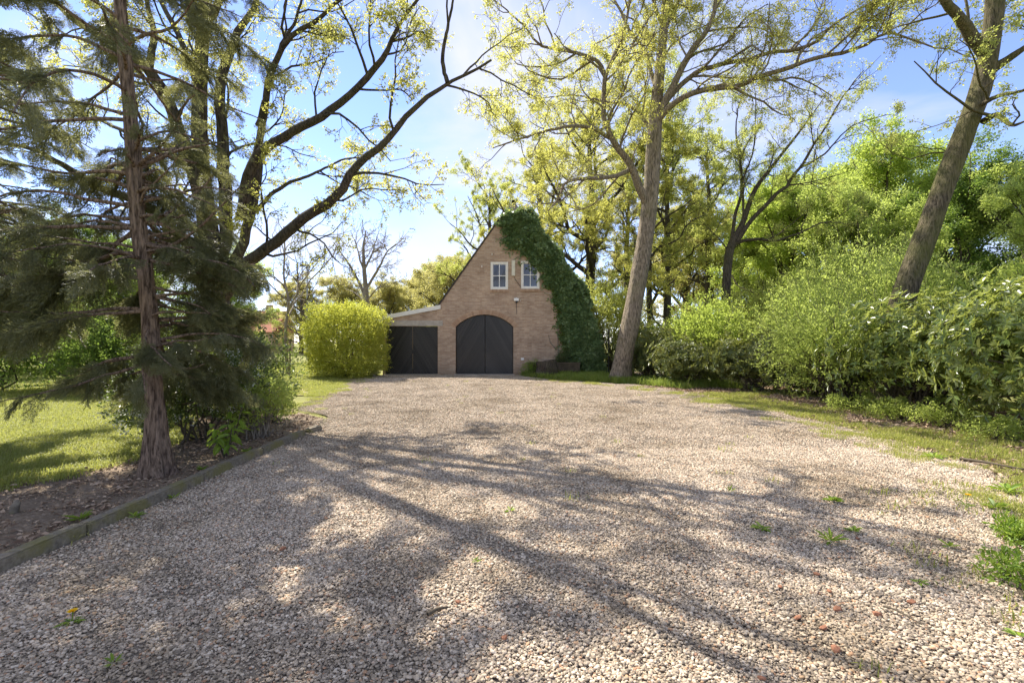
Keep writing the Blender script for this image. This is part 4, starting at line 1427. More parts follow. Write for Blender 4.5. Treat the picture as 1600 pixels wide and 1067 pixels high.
def conifer(name, label, base, trunk, seed, nbr=150):
    rng = np.random.default_rng(seed)
    base = np.asarray(base, float)
    root = thing(name, label, 'conifer', tuple(base))
    s, ln = spline(trunk, 60)
    MB().tube(s[:, :3] - base, s[:, 3], 36, ridges(rng, 0.15, 9, 0.6, 5)).build('trunk', M['conifer_bark'], root, smooth=True)
    zt = s[-1, 2]
    # boughs
    z = np.concatenate([1.15 + 2.4 * rng.random(int(nbr * 0.66)) ** 1.0, 3.0 + (zt - 3.2) * rng.random(int(nbr * 0.85))])
    S = np.stack([np.interp(z, s[:, 2], s[:, j]) for j in range(3)], 1)
    R = np.interp(z, s[:, 2], s[:, 3])
    az = rng.random(len(z)) * 6.283
    e = np.where(z < 3, -0.05, 0.25) + rng.normal(size=len(z)) * 0.18
    D = np.stack([np.cos(az) * np.cos(e), np.sin(az) * np.cos(e), np.sin(e)], 1)
    L = np.interp(z, [0.9, 1.6, 3.5, 7, zt], [1.3, 1.75, 1.95, 2.0, 0.35]) * (0.6 + 0.5 * rng.random(len(z))) * np.where(np.cos(az) > 0.2, 0.8, 1.0)
    # boughs have been lost on the side facing the drive
    kp = ~((np.sin(az) < -0.55) & (rng.random(len(z)) < 0.75))
    z, S, R, D, L = z[kp], S[kp], R[kp], D[kp], L[kp]
    n = 12
    P1, R1 = grow(rng, S, D, L, np.minimum(R * 0.35, 0.012 * L + 0.006), n, 0.10, np.where(S[:, 2] < 3, -0.022, -0.045), 0.25)
    V, Fc = tubes(P1, R1, 6); mb = MB().add(V - base, [Fc])
    mb.build('boughs', M['conifer_bark'], root, smooth=True)
    # flat drooping sprays along each bough
    k2 = np.maximum(5, (L * np.interp(P1[:, 5, 2], [2.4, 2.9, 4.6, 5.6], [15.0, 7.5, 6.0, 15.0])).astype(int))  # sprays packed denser high above the view to deepen shade on the drive
    S, D, L2, R2 = spawn(rng, P1, R1, L, k2, 0.30, 1.0, 0.8, 0.30, 0.008, -0.12, 0.008, 0.35)
    D[:, 2] = D[:, 2] * 0.5 - 0.38; D = nrm(D)
    rot = np.stack([rng.normal(size=len(S)) * 0.7, -np.arcsin(np.clip(D[:, 2], -1, 1)), np.arctan2(D[:, 1], D[:, 0])], 1)
    scl = np.clip(L2, 0.20, 0.6) * (0.7 + 0.5 * rng.random(len(S))) * np.where(S[:, 2] < 2.8, 1.0, 0.85)
    o = scatter('foliage', S - base, SPRAYS, rng, 1, 1, nvar=8, rot=rot, parent=root, scl=scl)
    return root


cb = P(246, 742, 5.45); cb[2] = 0
tr = [(*P(247, 748, 5.45), 0.138), (*P(244, 690, 5.45), 0.108), (*P(240, 600, 5.45), 0.086), (*P(230, 450, 5.5), 0.076), (*P(214, 330, 5.5), 0.072), (*P(205, 200, 5.5), 0.066), (*P(194, 80, 5.5), 0.060),
      (*P(184, -40, 5.5), 0.054), (*P(172, -250, 5.5), 0.045), (*P(165, -520, 5.5), 0.015)]
conifer('conifer', 'reddish-barked conifer with drooping dark sprays in the kerbed bed', cb, tr, 31, 150)
b2 = np.array([-7.5, 6.2, 0.0])
tr2 = [(-7.5, 6.2, -0.05, 0.2), (-7.48, 6.2, 0.6, 0.15), (-7.4, 6.25, 2.5, 0.12), (-7.4, 6.3, 5, 0.09), (-7.35, 6.3, 9.5, 0.012)]
conifer('conifer', 'conifer at the far left edge, only drooping dark branches showing', b2, tr2, 37, 140)

# left oak: several stems rising from one butt
D0 = 10.2
lb = P(338, 612, D0); lb[2] = 0
trunk = [(lb[0], lb[1], -0.1, 0.52), (*P(338, 540, D0), 0.38), (*P(335, 440, D0), 0.30), (*P(322, 330, D0), 0.215), (*P(312, 220, D0), 0.185), (*P(314, 100, D0), 0.16), (*P(322, -20, D0), 0.14), (*P(330, -200, D0), 0.10), (*P(320, -380, D0), 0.03)]
limbs = [trunk,
         px_limb([(338, 450, 10.2), (352, 380, 10.3), (352, 260, 10.5), (344, 140, 10.6), (365, 60, 10.7), (396, -5, 10.8), (420, -120, 11), (430, -260, 11)], 0.19, 0.03),
         px_limb([(345, 450, 10.1), (378, 370, 10.0), (395, 280, 10.0), (402, 195, 9.9), (425, 110, 9.8), (470, 50, 9.6), (530, 5, 9.4), (600, -70, 9.2)], 0.14, 0.02),
         px_limb([(402, 195, 9.9), (432, 85, 9.9), (465, 20, 9.9), (480, -60, 9.9)], 0.06, 0.02),
         px_limb([(342, 470, 10.2), (368, 425, 9.9), (405, 392, 9.5), (452, 343, 9.2), (520, 308, 8.9), (553, 265, 8.8), (600, 225, 8.6), (650, 168, 8.5), (700, 130, 8.4), (768, 94, 8.2)], 0.17, 0.022),
         px_limb([(700, 130, 8.4), (692, 90, 8.4), (697, 45, 8.3), (708, 0, 8.3), (712, -50, 8.2)], 0.05, 0.015),
         px_limb([(375, 345, 10.0), (395, 262, 9.8), (430, 230, 9.6), (490, 198, 9.4), (545, 148, 9.2), (590, 95, 9.0), (612, 62, 8.9), (650, 5, 8.8), (690, -60, 8.7)], 0.14, 0.02),
         px_limb([(400, 330, 10.4), (440, 292, 10.6), (490, 272, 10.8), (540, 250, 11), (585, 245, 11.2)], 0.06, 0.012),
         px_limb([(322, 330, 10.2), (300, 262, 10.0), (268, 180, 9.8), (232, 112, 9.5), (180, 75, 9.2), (125, 42, 8.9), (80, 0, 8.6), (20, -60, 8.2)], 0.18, 0.03),
         px_limb([(232, 112, 9.5), (240, 50, 9.6), (228, 0, 9.6), (215, -90, 9.6)], 0.09, 0.02),
         px_limb([(330, 400, 10.2), (285, 372, 9.9), (225, 322, 9.5), (165, 300, 9.2), (105, 265, 8.9), (50, 235, 8.6), (-40, 215, 8.3)], 0.15, 0.025),
         px_limb([(318, 280, 10.2), (280, 240, 10.8), (220, 215, 11.4), (150, 190, 12), (60, 170, 12.6)], 0.11, 0.02),
         px_limb([(314, 150, 10.2), (270, 60, 10.8), (230, -40, 11.4), (170, -160, 12)], 0.10, 0.02),
         px_limb([(316, 60, 10.2), (360, -60, 9.2), (420, -180, 8.4), (500, -300, 7.8)], 0.10, 0.02)]
tree_from_limbs('oak_tree', 'multi-stemmed oak with sweeping bare limbs behind the conifer', lb, limbs, 41, M['oak_bark_dark'], M['oak_leaf'], 0.05, dens=1.9, l1=2.0, k2=8, k3=7, clusters=2.3, per=5, spread_=0.032, rscale=0.82, keep=lambda p: (p[:, 2] < 8.8) | (RNG.random(len(p)) < 0.3), skip_trunk_t=0.5, tmin=0.2)  # leaves above the view thinned so more sun reaches the drive

# leaning oak right of the garage
D0 = 18.3
ob_ = P(968, 597, D0); ob_[2] = 0
trunk = [(*P(968, 601, D0), 0.50), (*P(974, 560, D0), 0.44), (*P(988, 490, D0), 0.415), (*P(1004, 400, D0), 0.385), (*P(1016, 310, D0), 0.36), (*P(1021, 230, D0), 0.34), (*P(1027, 150, 18.4), 0.27), (*P(1033, 90, 18.5), 0.22), (*P(1040, 10, 18.6), 0.18),
         (*P(1044, -120, 18.7), 0.11), (*P(1040, -260, 18.8), 0.03)]
limbs = [trunk,
         px_limb([(1010, 320, 18.3), (992, 276, 18.0), (978, 242, 17.8), (958, 217, 17.6), (944, 188, 17.5), (947, 112, 17.4), (972, 58, 17.3), (983, 0, 17.2), (985, -90, 17.1)], 0.20, 0.03),
         px_limb([(946, 120, 17.4), (936, 95, 17.2), (900, 83, 16.8), (850, 70, 16.4), (818, 35, 16.1), (768, -5, 15.8)], 0.10, 0.02),
         px_limb([(956, 215, 17.6), (915, 198, 17.0), (868, 199, 16.4), (815, 218, 15.9), (770, 232, 15.4)], 0.10, 0.02),
         px_limb([(986, 265, 18.0), (948, 278, 17.4), (888, 284, 16.8), (872, 312, 16.4), (856, 330, 16.1)], 0.11, 0.02),
         px_limb([(1020, 215, 18.3), (1000, 180, 18.8), (970, 165, 19.3), (930, 160, 19.9), (890, 150, 20.5), (830, 155, 21)], 0.10, 0.02),
         px_limb([(1022, 200, 18.3), (1045, 140, 18.0), (1082, 78, 17.7), (1112, 35, 17.4), (1125, -40, 17.2), (1150, -140, 17)], 0.20, 0.03),
         px_limb([(1024, 195, 18.3), (1055, 162, 17.8), (1098, 140, 17.3), (1150, 134, 16.6), (1190, 122, 16.2), (1275, 93, 15.6), (1344, 77, 15.1), (1390, 51, 14.7), (1440, 62, 14.4), (1525, 92, 14.0)], 0.15, 0.018),
         px_limb([(1040, 160, 18.3), (1075, 125, 18.2), (1110, 105, 18.0), (1150, 97, 17.6), (1200, 87, 17.2), (1272, 71, 16.6), (1298, 46, 16.4), (1340, 18, 16.1), (1411, 0, 15.6), (1460, -30, 15.2)], 0.13, 0.018),
         px_limb([(1028, 140, 18.4), (1000, 70, 19.3), (960, 0, 20), (900, -90, 20.6)], 0.12, 0.02),
         px_limb([(1036, 60, 18.5), (1080, -40, 19.5), (1140, -140, 20.5)], 0.11, 0.02),
         px_limb([(1036, 40, 18.5), (1000, -60, 17.2), (930, -160, 16.2)], 0.10, 0.02)]
tree_from_limbs('oak_tree', 'large leaning oak with pale trunk standing right of the ivy-clad garage', ob_, limbs, 51, M['oak_bark'], M['oak_leaf'], 0.062, dens=2.2, l1=2.9, k2=8, k3=8, clusters=2.7, per=5, spread_=0.06, rscale=0.80, keep=lambda p: ~((p[:, 0] < 3.0) & (p[:, 2] < 6.3) & (p[:, 0] > -3.2)), skip_trunk_t=0.52)

# leaning oak at the right edge
D0 = 11.0
rb = P(1388, 610, D0); rb[2] = 0
trunk = [(rb[0], rb[1], -0.1, 0.42), (*P(1398, 520, D0), 0.32), (*P(1420, 440, D0), 0.30), (*P(1448, 365, D0), 0.275), (*P(1477, 285, D0), 0.265), (*P(1508, 205, D0), 0.255), (*P(1530, 145, D0), 0.25), (*P(1546, 75, D0), 0.22), (*P(1555, 0, D0), 0.22), (*P(1560, -110, D0), 0.16), (*P(1560, -300, D0), 0.04)]
limbs = [trunk,
         px_limb([(1538, 80, 11), (1508, 38, 10.8), (1478, 2, 10.6), (1440, -50, 10.4), (1380, -120, 10.2)], 0.18, 0.03),
         px_limb([(1548, 112, 11), (1575, 92, 10.8), (1605, 72, 10.6), (1660, 40, 10.4)], 0.13, 0.03),
         px_limb([(1536, 190, 11), (1558, 180, 10.6), (1580, 195, 10.3), (1605, 188, 10)], 0.09, 0.02),
         px_limb([(1525, 170, 11), (1560, 150, 10.4), (1600, 140, 9.8), (1680, 120, 9.4)], 0.07, 0.02),
         px_limb([(1515, 190, 11), (1490, 235, 11.4), (1455, 240, 11.6), (1420, 250, 11.8)], 0.035, 0.01),
         px_limb([(1555, -20, 11), (1500, -110, 11.6), (1420, -200, 12)], 0.13, 0.02),
         px_limb([(1558, -60, 11), (1640, -150, 11), (1750, -220, 11)], 0.13, 0.02)]
tree_from_limbs('oak_tree', 'mossy oak trunk leaning right over the laurels at the right edge', rb, limbs, 61, M['oak_bark_moss'], M['oak_leaf_green'], 0.055, spread_=0.032, rscale=0.80, dens=2.2, l1=2.0, k2=6, k3=5, clusters=2.8, per=5, skip_trunk_t=0.48)

# dark forked tree in the wood
D0 = 22.0
tb = P(1133, 585, D0); tb[2] = 0
trunk = [(*P(1131, 590, D0), 0.30), (*P(1133, 500, D0), 0.25), (*P(1136, 430, D0), 0.235), (*P(1142, 385, D0), 0.22), (*P(1160, 350, D0), 0.15), (*P(1178, 300, D0), 0.12), (*P(1205, 262, D0), 0.10), (*P(1250, 205, D0), 0.06), (*P(1290, 150, D0), 0.02)]
limbs = [trunk,
         px_limb([(1146, 382, 22), (1175, 348, 21.8), (1212, 308, 21.6), (1252, 262, 21.4), (1280, 215, 21.2), (1320, 150, 21), (1350, 110, 20.8)], 0.14, 0.02),
         px_limb([(1143, 388, 22), (1148, 340, 22.2), (1160, 300, 22.4), (1157, 240, 22.6), (1150, 190, 22.8), (1165, 130, 23)], 0.11, 0.02),
         px_limb([(1160, 345, 22), (1162, 285, 22), (1175, 240, 22), (1180, 180, 22), (1178, 110, 22)], 0.07, 0.015),
         px_limb([(1148, 380, 22), (1180, 372, 21.6), (1212, 374, 21.2), (1250, 362, 20.8), (1290, 347, 20.4), (1340, 352, 20)], 0.10, 0.015),
         px_limb([(1140, 395, 22), (1120, 370, 22), (1100, 350, 22)], 0.05, 0.012),
         px_limb([(1252, 262, 21.4), (1290, 240, 21), (1330, 200, 20.6), (1385, 180, 20.2)], 0.06, 0.012),
         px_limb([(1230, 290, 21.5), (1265, 285, 21), (1320, 270, 20.5)], 0.05, 0.012)]
tree_from_limbs('forked_tree', 'dark slender tree forking low at the edge of the wood', tb, limbs, 71, M['oak_bark_dark'], M['oak_leaf_green'], 0.065, dens=1.9, l1=2.0, k2=6, k3=6, clusters=2.2, per=4, spread_=0.05, rscale=0.8, skip_trunk_t=0.5)

# ------------------------------------------------------------------ the wood on the right and behind the garage
WG = 'trees of the wood behind the drive'
bark2 = M['oak_bark_dark']
# four grown trees; the others of the wood are further individuals of these
full_kw = dict(leaf_len=0.105, twig_r=0.012, trunk_sides=12, clusters=4.4, per=7, k2=6, k3=4, l1=2.0, dens=1.9, spread_=0.13)
airy_kw = dict(leaf_len=0.085, twig_r=0.012, trunk_sides=12, clusters=3.9, per=6, k2=6, k3=5, l1=2.6, dens=1.6, spread_=0.07)
T = {}
T['full'] = (auto_tree('wood_tree', 'bright green full-crowned tree right of the dark forked tree', 1232, 27, 10.0, 0.24, 100, bark2, M['bright_leaf'], 0.10, 4.0, 18, group=WG, **full_kw), 10.0)
T['wide'] = (auto_tree('wood_tree', 'broad bright green tree in the middle of the wood', 1335, 24, 8.2, 0.24, 103, bark2, M['hazel_leaf'], 0.08, 4.2, 18, group=WG, **full_kw), 8.2)
T['airy'] = (auto_tree('wood_tree', 'yellow-leaved oak rising right behind the ivy slope', 918, 28, 16, 0.38, 106, bark2, M['oak_leaf'], 0.28, 5.2, 13, group=WG, **airy_kw), 16.0)
T['slim'] = (auto_tree('wood_tree', 'slim dark-trunked tree just right of the leaning oak', 1041, 26, 16, 0.22, 109, bark2, M['oak_leaf_green'], 0.26, 3.8, 12, group=WG, **airy_kw), 16.0)
wood = [
    ('thin trunk half hidden behind the leaning oak', 'slim', 1014, 24, 13, 'oak_leaf', 1.0, 2.1),
    ('sparse oak behind the garage ridge', 'airy', 838, 33, 15.5, 'oak_leaf', 1.0, 1.2),
    ('tall leafy tree behind the dark forked tree', 'slim', 1110, 33, 17, 'oak_leaf_green', 1.3, 4.0),
    ('fresh green tree left of the mossy leaning trunk', 'full', 1405, 29, 12.2, 'bright_leaf', 1.15, 1.9),
    ('deep green tree behind the mossy leaning trunk', 'full', 1500, 25, 9.6, 'deep_leaf', 1.1, 3.6),
    ('yellow-green young tree at the right border', 'wide', 1640, 12.5, 5.0, 'hazel_leaf', 0.85, 0.8),
    ('green tree beyond the right border', 'full', 1660, 22, 9.5, 'hazel_leaf', 1.1, 5.1),
    ('pale tree deep in the wood beside the ivy', 'airy', 985, 38, 15, 'far_leaf', 1.1, 3.2),
    ('far pale tree between the slim trunk and the forked tree', 'wide', 1072, 44, 12, 'far_leaf', 1.1, 2.6),
    ('far bright tree behind the full-crowned tree', 'wide', 1283, 38, 13.5, 'hazel_leaf', 1.2, 4.4),
    ('far green tree between broad tree and mossy trunk', 'full', 1365, 40, 14, 'hazel_leaf', 1.2, 0.5),
    ('far tree filling the wood near the right border', 'full', 1475, 40, 13, 'bright_leaf', 1.25, 2.2),
    ('far yellow tree low behind the garage lean-to', 'wide', 712, 52, 9.5, 'far_leaf', 1.1, 5.3),
    ('tall oak behind the left slope of the garage', 'airy', 770, 40, 15, 'oak_leaf_green', 1.0, 5.0),
    ('leafy tree filling the gap right of the dark forked tree', 'full', 1180, 33, 9.5, 'hazel_leaf', 1.1, 4.9),
]
for lab, kd, px, d, H, lm, wd, rz in wood:
    src, h0 = T[kd]
    k = H / h0
    copy_thing(src, lab, (px - CX) / F * d, d, rz, (k * wd, k * wd, k), M[lm], WG)

# ------------------------------------------------------------------ left background
D0 = 42.0
tb = P(573, 563, D0); tb[2] = 0
limbs = [px_limb([(573, 565, D0), (573, 500, D0), (572, 460, D0), (569, 420, D0), (568, 385, D0), (572, 360, D0)], 0.34, 0.04),
         px_limb([(572, 468, D0), (560, 440, D0), (548, 418, D0), (535, 398, 41), (520, 378, 41)], 0.14, 0.03),
         px_limb([(572, 450, D0), (583, 432, D0), (596, 415, 41), (605, 395, 41), (622, 380, 40)], 0.14, 0.03),
         px_limb([(570, 430, D0), (562, 405, D0), (556, 380, 43), (548, 362, 43)], 0.10, 0.02),
         px_limb([(570, 420, D0), (580, 398, D0), (588, 375, 43), (592, 362, 43)], 0.10, 0.02),
         px_limb([(573, 470, D0), (590, 450, 41), (606, 440, 40)], 0.08, 0.02),
         px_limb([(572, 475, D0), (555, 458, 43), (540, 452, 44)], 0.08, 0.02)]
tree_from_limbs('bare_tree', 'nearly bare spreading tree rising behind the clipped golden bush', tb, limbs, 201, M['twig_pale'], M['far_leaf'], 0.12, dens=2.2, l1=2.6, k2=6, k3=4, clusters=0.12, per=3, twig_r=0.03, skip_trunk_t=0.6, flare=0.2)
auto_tree('staked_tree', 'tall thin young tree tied between stakes left of the golden bush', 450, 21.4, 7.2, 0.07, 211, M['twig_pale'], M['far_leaf'], 0.45, 1.2, 8, leaf_len=0.06, dens=2.0, l1=0.9, k2=4, k3=3, clusters=0.5, per=3, twig_r=0.008, flare=0.1)
for j, (dx, lab) in enumerate(((-0.03, 'round wooden stake left of the thin young tree'), (0.26, 'round wooden stake right of the thin young tree'))):
    o = MB().tube([(0, 0, -0.2), (0, 0, 0.7), (0.01, 0, 1.62)], 0.035, 8).build('tree_stake', M['stake'], None)
    o.location = ((450 - CX) / F * 21.4 + dx - 0.08, 21.2, 0); tag(o, lab, 'stake', 'stakes of the young tree')
auto_tree('bare_tree', 'dark twiggy tree between the young tree and the golden bush', 487, 33, 7.5, 0.16, 215, M['twig'], M['far_leaf'], 0.25, 3.2, 10, leaf_len=0.10, dens=1.6, l1=1.9, k2=6, k3=4, clusters=0.35, per=3, twig_r=0.02, lean=(-0.8, 0))
sl_ = thing('street_lamp', 'slim grey street lamp far behind the golden bush', 'street lamp', (*P(480, 560, 40)[:2], 0))
MB().tube([(0, 0, -0.1), (0, 0, 4), (0, 0, 7.7)], [0.09, 0.07, 0.05], 8).build('pole', M['galvanised'], sl_)
MB().box(-0.55, 0.18, -0.12, 0.12, 7.7, 7.85).build('lamp_head', M['galvanised'], sl_)
left = [
    ('round yellowish tree at the back behind the thin young tree', 470, 58, 8.0, 'far_leaf'),
    ('low olive tree at the back just left of the bare tree', 535, 64, 8.6, 'far_leaf'),
    ('broad olive tree at the back just right of the bare tree', 612, 60, 8.0, 'far_leaf'),
    ('olive tree at the back above the lean-to roof', 658, 66, 9.8, 'far_leaf'),
]
for i, (lab, px, d, H, lm) in enumerate(left):
    src, h0 = T['wide' if i % 2 else 'full']
    k = H / h0
    copy_thing(src, lab, (px - CX) / F * d, d, 1.3 * i + 0.4, (k * 1.5, k * 1.5, k), M[lm], 'trees beyond the lawn')
hedge = [
    ('tall dark evergreen behind the conifer, left border', -60, 19, 5.2, 'deep_leaf'),
    ('dense green tree beyond the lawn, left of the conifer trunk', 95, 27, 6.5, 'deep_leaf'),
    ('dense tree beyond the lawn behind the conifer trunk', 225, 29, 6.0, 'deep_leaf'),
    ('bushy tree beyond the lawn between left border and conifer', 20, 24, 5.0, 'bright_leaf'),
    ('low bushy tree beyond the lawn just left of the conifer trunk', 160, 25, 4.2, 'hazel_leaf'),
    ('green tree beyond the lawn behind the multi-stemmed oak', 355, 34, 6.0, 'hazel_leaf'),
]
for i, (lab, px, d, H, lm) in enumerate(hedge):
    src, h0 = T['full' if i % 2 else 'wide']
    k = H / h0
    copy_thing(src, lab, (px - CX) / F * d, d, 1.7 * i + 2.4, (k * 1.5, k * 1.5, k * 1.12), M[lm], 'trees beyond the lawn')
# far house with red tiles
fh = thing('far_house', 'distant house with red tiled roof glimpsed behind the conifer', 'house', (*P(372, 560, 62)[:2], 0))
MB().box(-4.5, 4.5, 0, 6, -0.1, 2.9).build('wall', M['brick'], fh)
rf2 = MB().add([(-4.9, -0.5, 2.7), (4.9, -0.5, 2.7), (4.9, 3, 5.6), (-4.9, 3, 5.6), (-4.9, 6.5, 2.7), (4.9, 6.5, 2.7)], [[(0, 1, 2, 3), (3, 2, 5, 4)], [(0, 3, 4), (1, 5, 2)]]).build('roof', M['red_tile'], fh)
MB().box(2.2, 2.9, 2.7, 3.3, 5.0, 6.4).build('chimney', M['brick'], rf2)
for x in (-3, -0.6, 2):
    w = MB().box(x - 0.6, x + 0.6, -0.04, 0.05, 0.9, 2.2).build('window', M['white_paint'], fh)
    MB().box(x - 0.52, x - 0.03, -0.055, -0.042, 0.98, 2.12).build('pane', M['glass'], w)
    MB().box(x + 0.03, x + 0.52, -0.055, -0.042, 0.98, 2.12).build('pane', M['glass'], w)

# ------------------------------------------------------------------ shrubs
# clipped golden bush at the lean-to
gc = (P(538, 588, 20.3)[0], 20.6)
shrub('golden_bush', 'large clipped golden-green bush beside the lean-to', gc, (1.50, 1.4, 3.0), 401, M['golden_leaf'], n=64000, leaf=0.08, shoots=200, w=0.5, lobes=46, cluster=8, ragged=0.3, upb=0.8, shell=0.55, cat='bush', boxy=True, stems=30)
# left group behind the kerb
shrub('flowering_shrub', 'dark evergreen shrub dotted with white blossom right of the conifer', (-4.75, 7.25), (0.8, 0.75, 1.65), 411, M['dark_shrub_leaf'], n=11000, leaf=0.06, w=0.5, lobes=16,
      flowers=(M['petal_white'], 420, 0.03, 9))
shrub('dark_shrub', 'dark dense shrub behind the white-flowering one', (-4.9, 8.7), (1.0, 0.9, 1.9), 412, M['dark_shrub_leaf'], n=11000, leaf=0.065, w=0.5, lobes=16)
shrub('twiggy_shrub', 'loose yellow-green shrub with bare grey stems at the end of the kerb', (-4.0, 7.6), (0.55, 0.55, 1.15), 413, M['hazel_leaf'], M['twig_pale'], n=4200, leaf=0.045, w=0.6, lobes=13, stems=70, ragged=0.6)
shrub('low_shrub', 'low spreading green shrub past the kerb end', (-4.35, 8.9), (0.5, 0.5, 0.8), 414, M['hazel_leaf'], n=3000, leaf=0.045, lobes=9)
shrub('dark_shrub', 'low dark foliage under the multi-stemmed oak', (-6.4, 9.2), (1.3, 0.9, 1.3), 415, M['dark_shrub_leaf'], n=7000, leaf=0.07, lobes=14)
shrub('clipped_shrub', 'small dark shrub cut off by the left border', (-5.75, 4.85), (0.35, 0.35, 0.55), 416, M['deep_leaf'], n=2500, leaf=0.04, lobes=8)

# right side: laurels and rhododendrons round the drive
RG = 'shrubs along the right side of the drive'
near, npc, nout = shrub('laurel', 'big glossy laurel nearest the camera at the right border', (8.5, 7.3), (1.85, 1.3, 2.7), 421, M['laurel_leaf'], n=13000, leaf=0.135, w=0.32, lobes=40, shoots=70, ragged=0.8, cluster=8, whorl=True, group=RG, stems=30, shell=0.4,
                        flowers=(M['petal_pink'], 9, 0.022, 8))
copy_thing(near, 'glossy laurel with pinkish shoots below the mossy leaning trunk', 8.4, 9.7, 2.2, (0.95, 1.05, 0.92))
copy_thing(near, 'glossy laurel standing behind the nearest one', 10.6, 8.6, 4.0, (1.05, 1.05, 1.12))
hz_a, _, _ = shrub('hazel_bush', 'yellow-green bush left of the laurels', (8.0, 11.9), (1.6, 1.4, 2.6), 423, M['hazel_leaf'], n=19000, leaf=0.075, w=0.45, lobes=44, cluster=6, group=RG, stems=40, shoots=240, ragged=0.8, shell=0.3)
hz_b, _, _ = shrub('hazel_bush', 'bright yellow-green bush at the bend of the drive', (9.4, 15.6), (2.0, 1.6, 3.6), 428, M['hazel_leaf'], n=24000, leaf=0.08, w=0.45, lobes=60, cluster=6, group=RG, stems=50, shoots=320, ragged=0.8, shell=0.3)
rh, _, _ = shrub('rhododendron', 'dark rhododendron mound in the middle of the shrub row', (7.3, 14.6), (1.4, 1.1, 1.75), 425, M['rhodo_leaf'], n=11000, leaf=0.12, w=0.32, lobes=34, cluster=7, whorl=True, group=RG, stems=30, shoots=60, ragged=0.9, shell=0.3)
dk, _, _ = shrub('dark_shrub', 'dark undergrowth behind the leaning oak trunk', (6.6, 21.5), (1.9, 1.3, 2.5), 433, M['deep_leaf'], n=14000, leaf=0.10, lobes=26, group=RG)
copy_thing(rh, 'low rhododendron mound with upright shoots left of the middle mound', 6.1, 16.6, 1.3, (1.1, 1.0, 0.95))
copy_thing(rh, 'rhododendron at the right of the middle mound', 8.6, 13.3, 4.3, (1.1, 1.0, 0.9))
copy_thing(rh, 'dark rhododendron right behind the leaning oak foot', 5.3, 19.0, 3.3, (0.95, 0.95, 1.3))
copy_thing(hz_b, 'tall yellow-green bush behind the mossy trunk foot', 10.4, 12.5, 2.0, (0.95, 0.95, 1.1), M['hazel_leaf'])
copy_thing(hz_a, 'sunlit bush behind the dark forked trunk', 7.9, 19.2, 0.9, (1.3, 1.2, 1.3), M['bright_leaf'])
copy_thing(hz_b, 'tall fresh green bush in the centre of the wood edge', 12.4, 17.6, 4.2, (1.2, 1.2, 1.45), M['hazel_leaf'])
copy_thing(hz_b, 'tall bright bush behind the big near laurel', 12.4, 10.8, 5.2, (1.0, 1.0, 1.05), M['bright_leaf'])
copy_thing(hz_a, 'pale leafy bush between the ivy corner and the leaning oak', 4.7, 23.4, 2.9, (1.1, 1.1, 1.8), M['oak_leaf_green'])
copy_thing(dk, 'dark undergrowth below the slim dark trunk', 9.6, 22.6, 2.5, (1.3, 1.1, 1.15))
copy_thing(hz_a, 'low yellow bush filling the gap left of the hazel row', 11.0, 20.6, 5.0, (1.5, 1.4, 1.6), M['oak_leaf_green'])
copy_thing(dk, 'dark undergrowth deep behind the bend of the drive', 14.5, 21.5, 0.7, (1.7, 1.3, 1.4))

LG = 'shrubs closing the lawn on the left'
copy_thing(dk, 'dark shrub closing the lawn at the left border', -15.4, 14.0, 1.0, (1.2, 1.0, 1.15), M['deep_leaf'], LG)
copy_thing(dk, 'dark shrub behind the lawn, second from the left border', -13.3, 14.9, 2.8, (1.2, 1.0, 1.3), M['dark_shrub_leaf'], LG)
copy_thing(hz_a, 'green bush behind the lawn between dark shrubs left of the conifer trunk', -11.6, 14.3, 4.1, (1.0, 0.9, 0.85), M['deep_leaf'], LG)
copy_thing(dk, 'dark shrub behind the lawn seen right of the conifer trunk', -9.7, 14.6, 5.2, (1.1, 0.9, 1.1), M['dark_shrub_leaf'], LG)

# single big leaves in front of the near laurel, each its own piece
rng = np.random.default_rng(431)
fc = np.where((nout[:, 1] < -0.15) & (nout[:, 0] < 0.35))[0]
pick = rng.choice(fc, 38, replace=False)
lm_ = []
for v in range(4):
    V, Fc = leaves6(rng, np.zeros((1, 3)), np.array([[1.0, 0, 0]]), [0.17], 0.30, np.array([[0, 0, 1.0]]), 0.3, 0.12 + 0.06 * v)
    me = mesh_np('leaf', V, [Fc], False, np.full(6, 0.25 + 0.2 * v)); me.materials.append(M['laurel_leaf']); lm_.append(me)
for i in pick:
    o_ = nout[i]
    ref = np.cross(o_, rng.normal(size=3)); ref /= np.linalg.norm(ref); v2 = np.cross(o_, ref)
    for q in range(7):
        a = q / 7 * 2 * PI + rng.normal() * 0.2
        d = (ref * math.cos(a) + v2 * math.sin(a)) * 0.85 + o_ * 0.5
        o = bpy.data.objects.new('leaf', lm_[rng.integers(4)])
        COL.objects.link(o); o.parent = near
        X_ = Vector(d).normalized(); Z_ = Vector(o_ + np.array([0, 0, 0.5])); Y_ = Z_.cross(X_).normalized(); Z_ = X_.cross(Y_)
        mt_ = Matrix((X_, Y_, Z_)).transposed().to_4x4()
        mt_.translation = Vector(npc[i] + o_ * 0.06)
        o.matrix_local = mt_

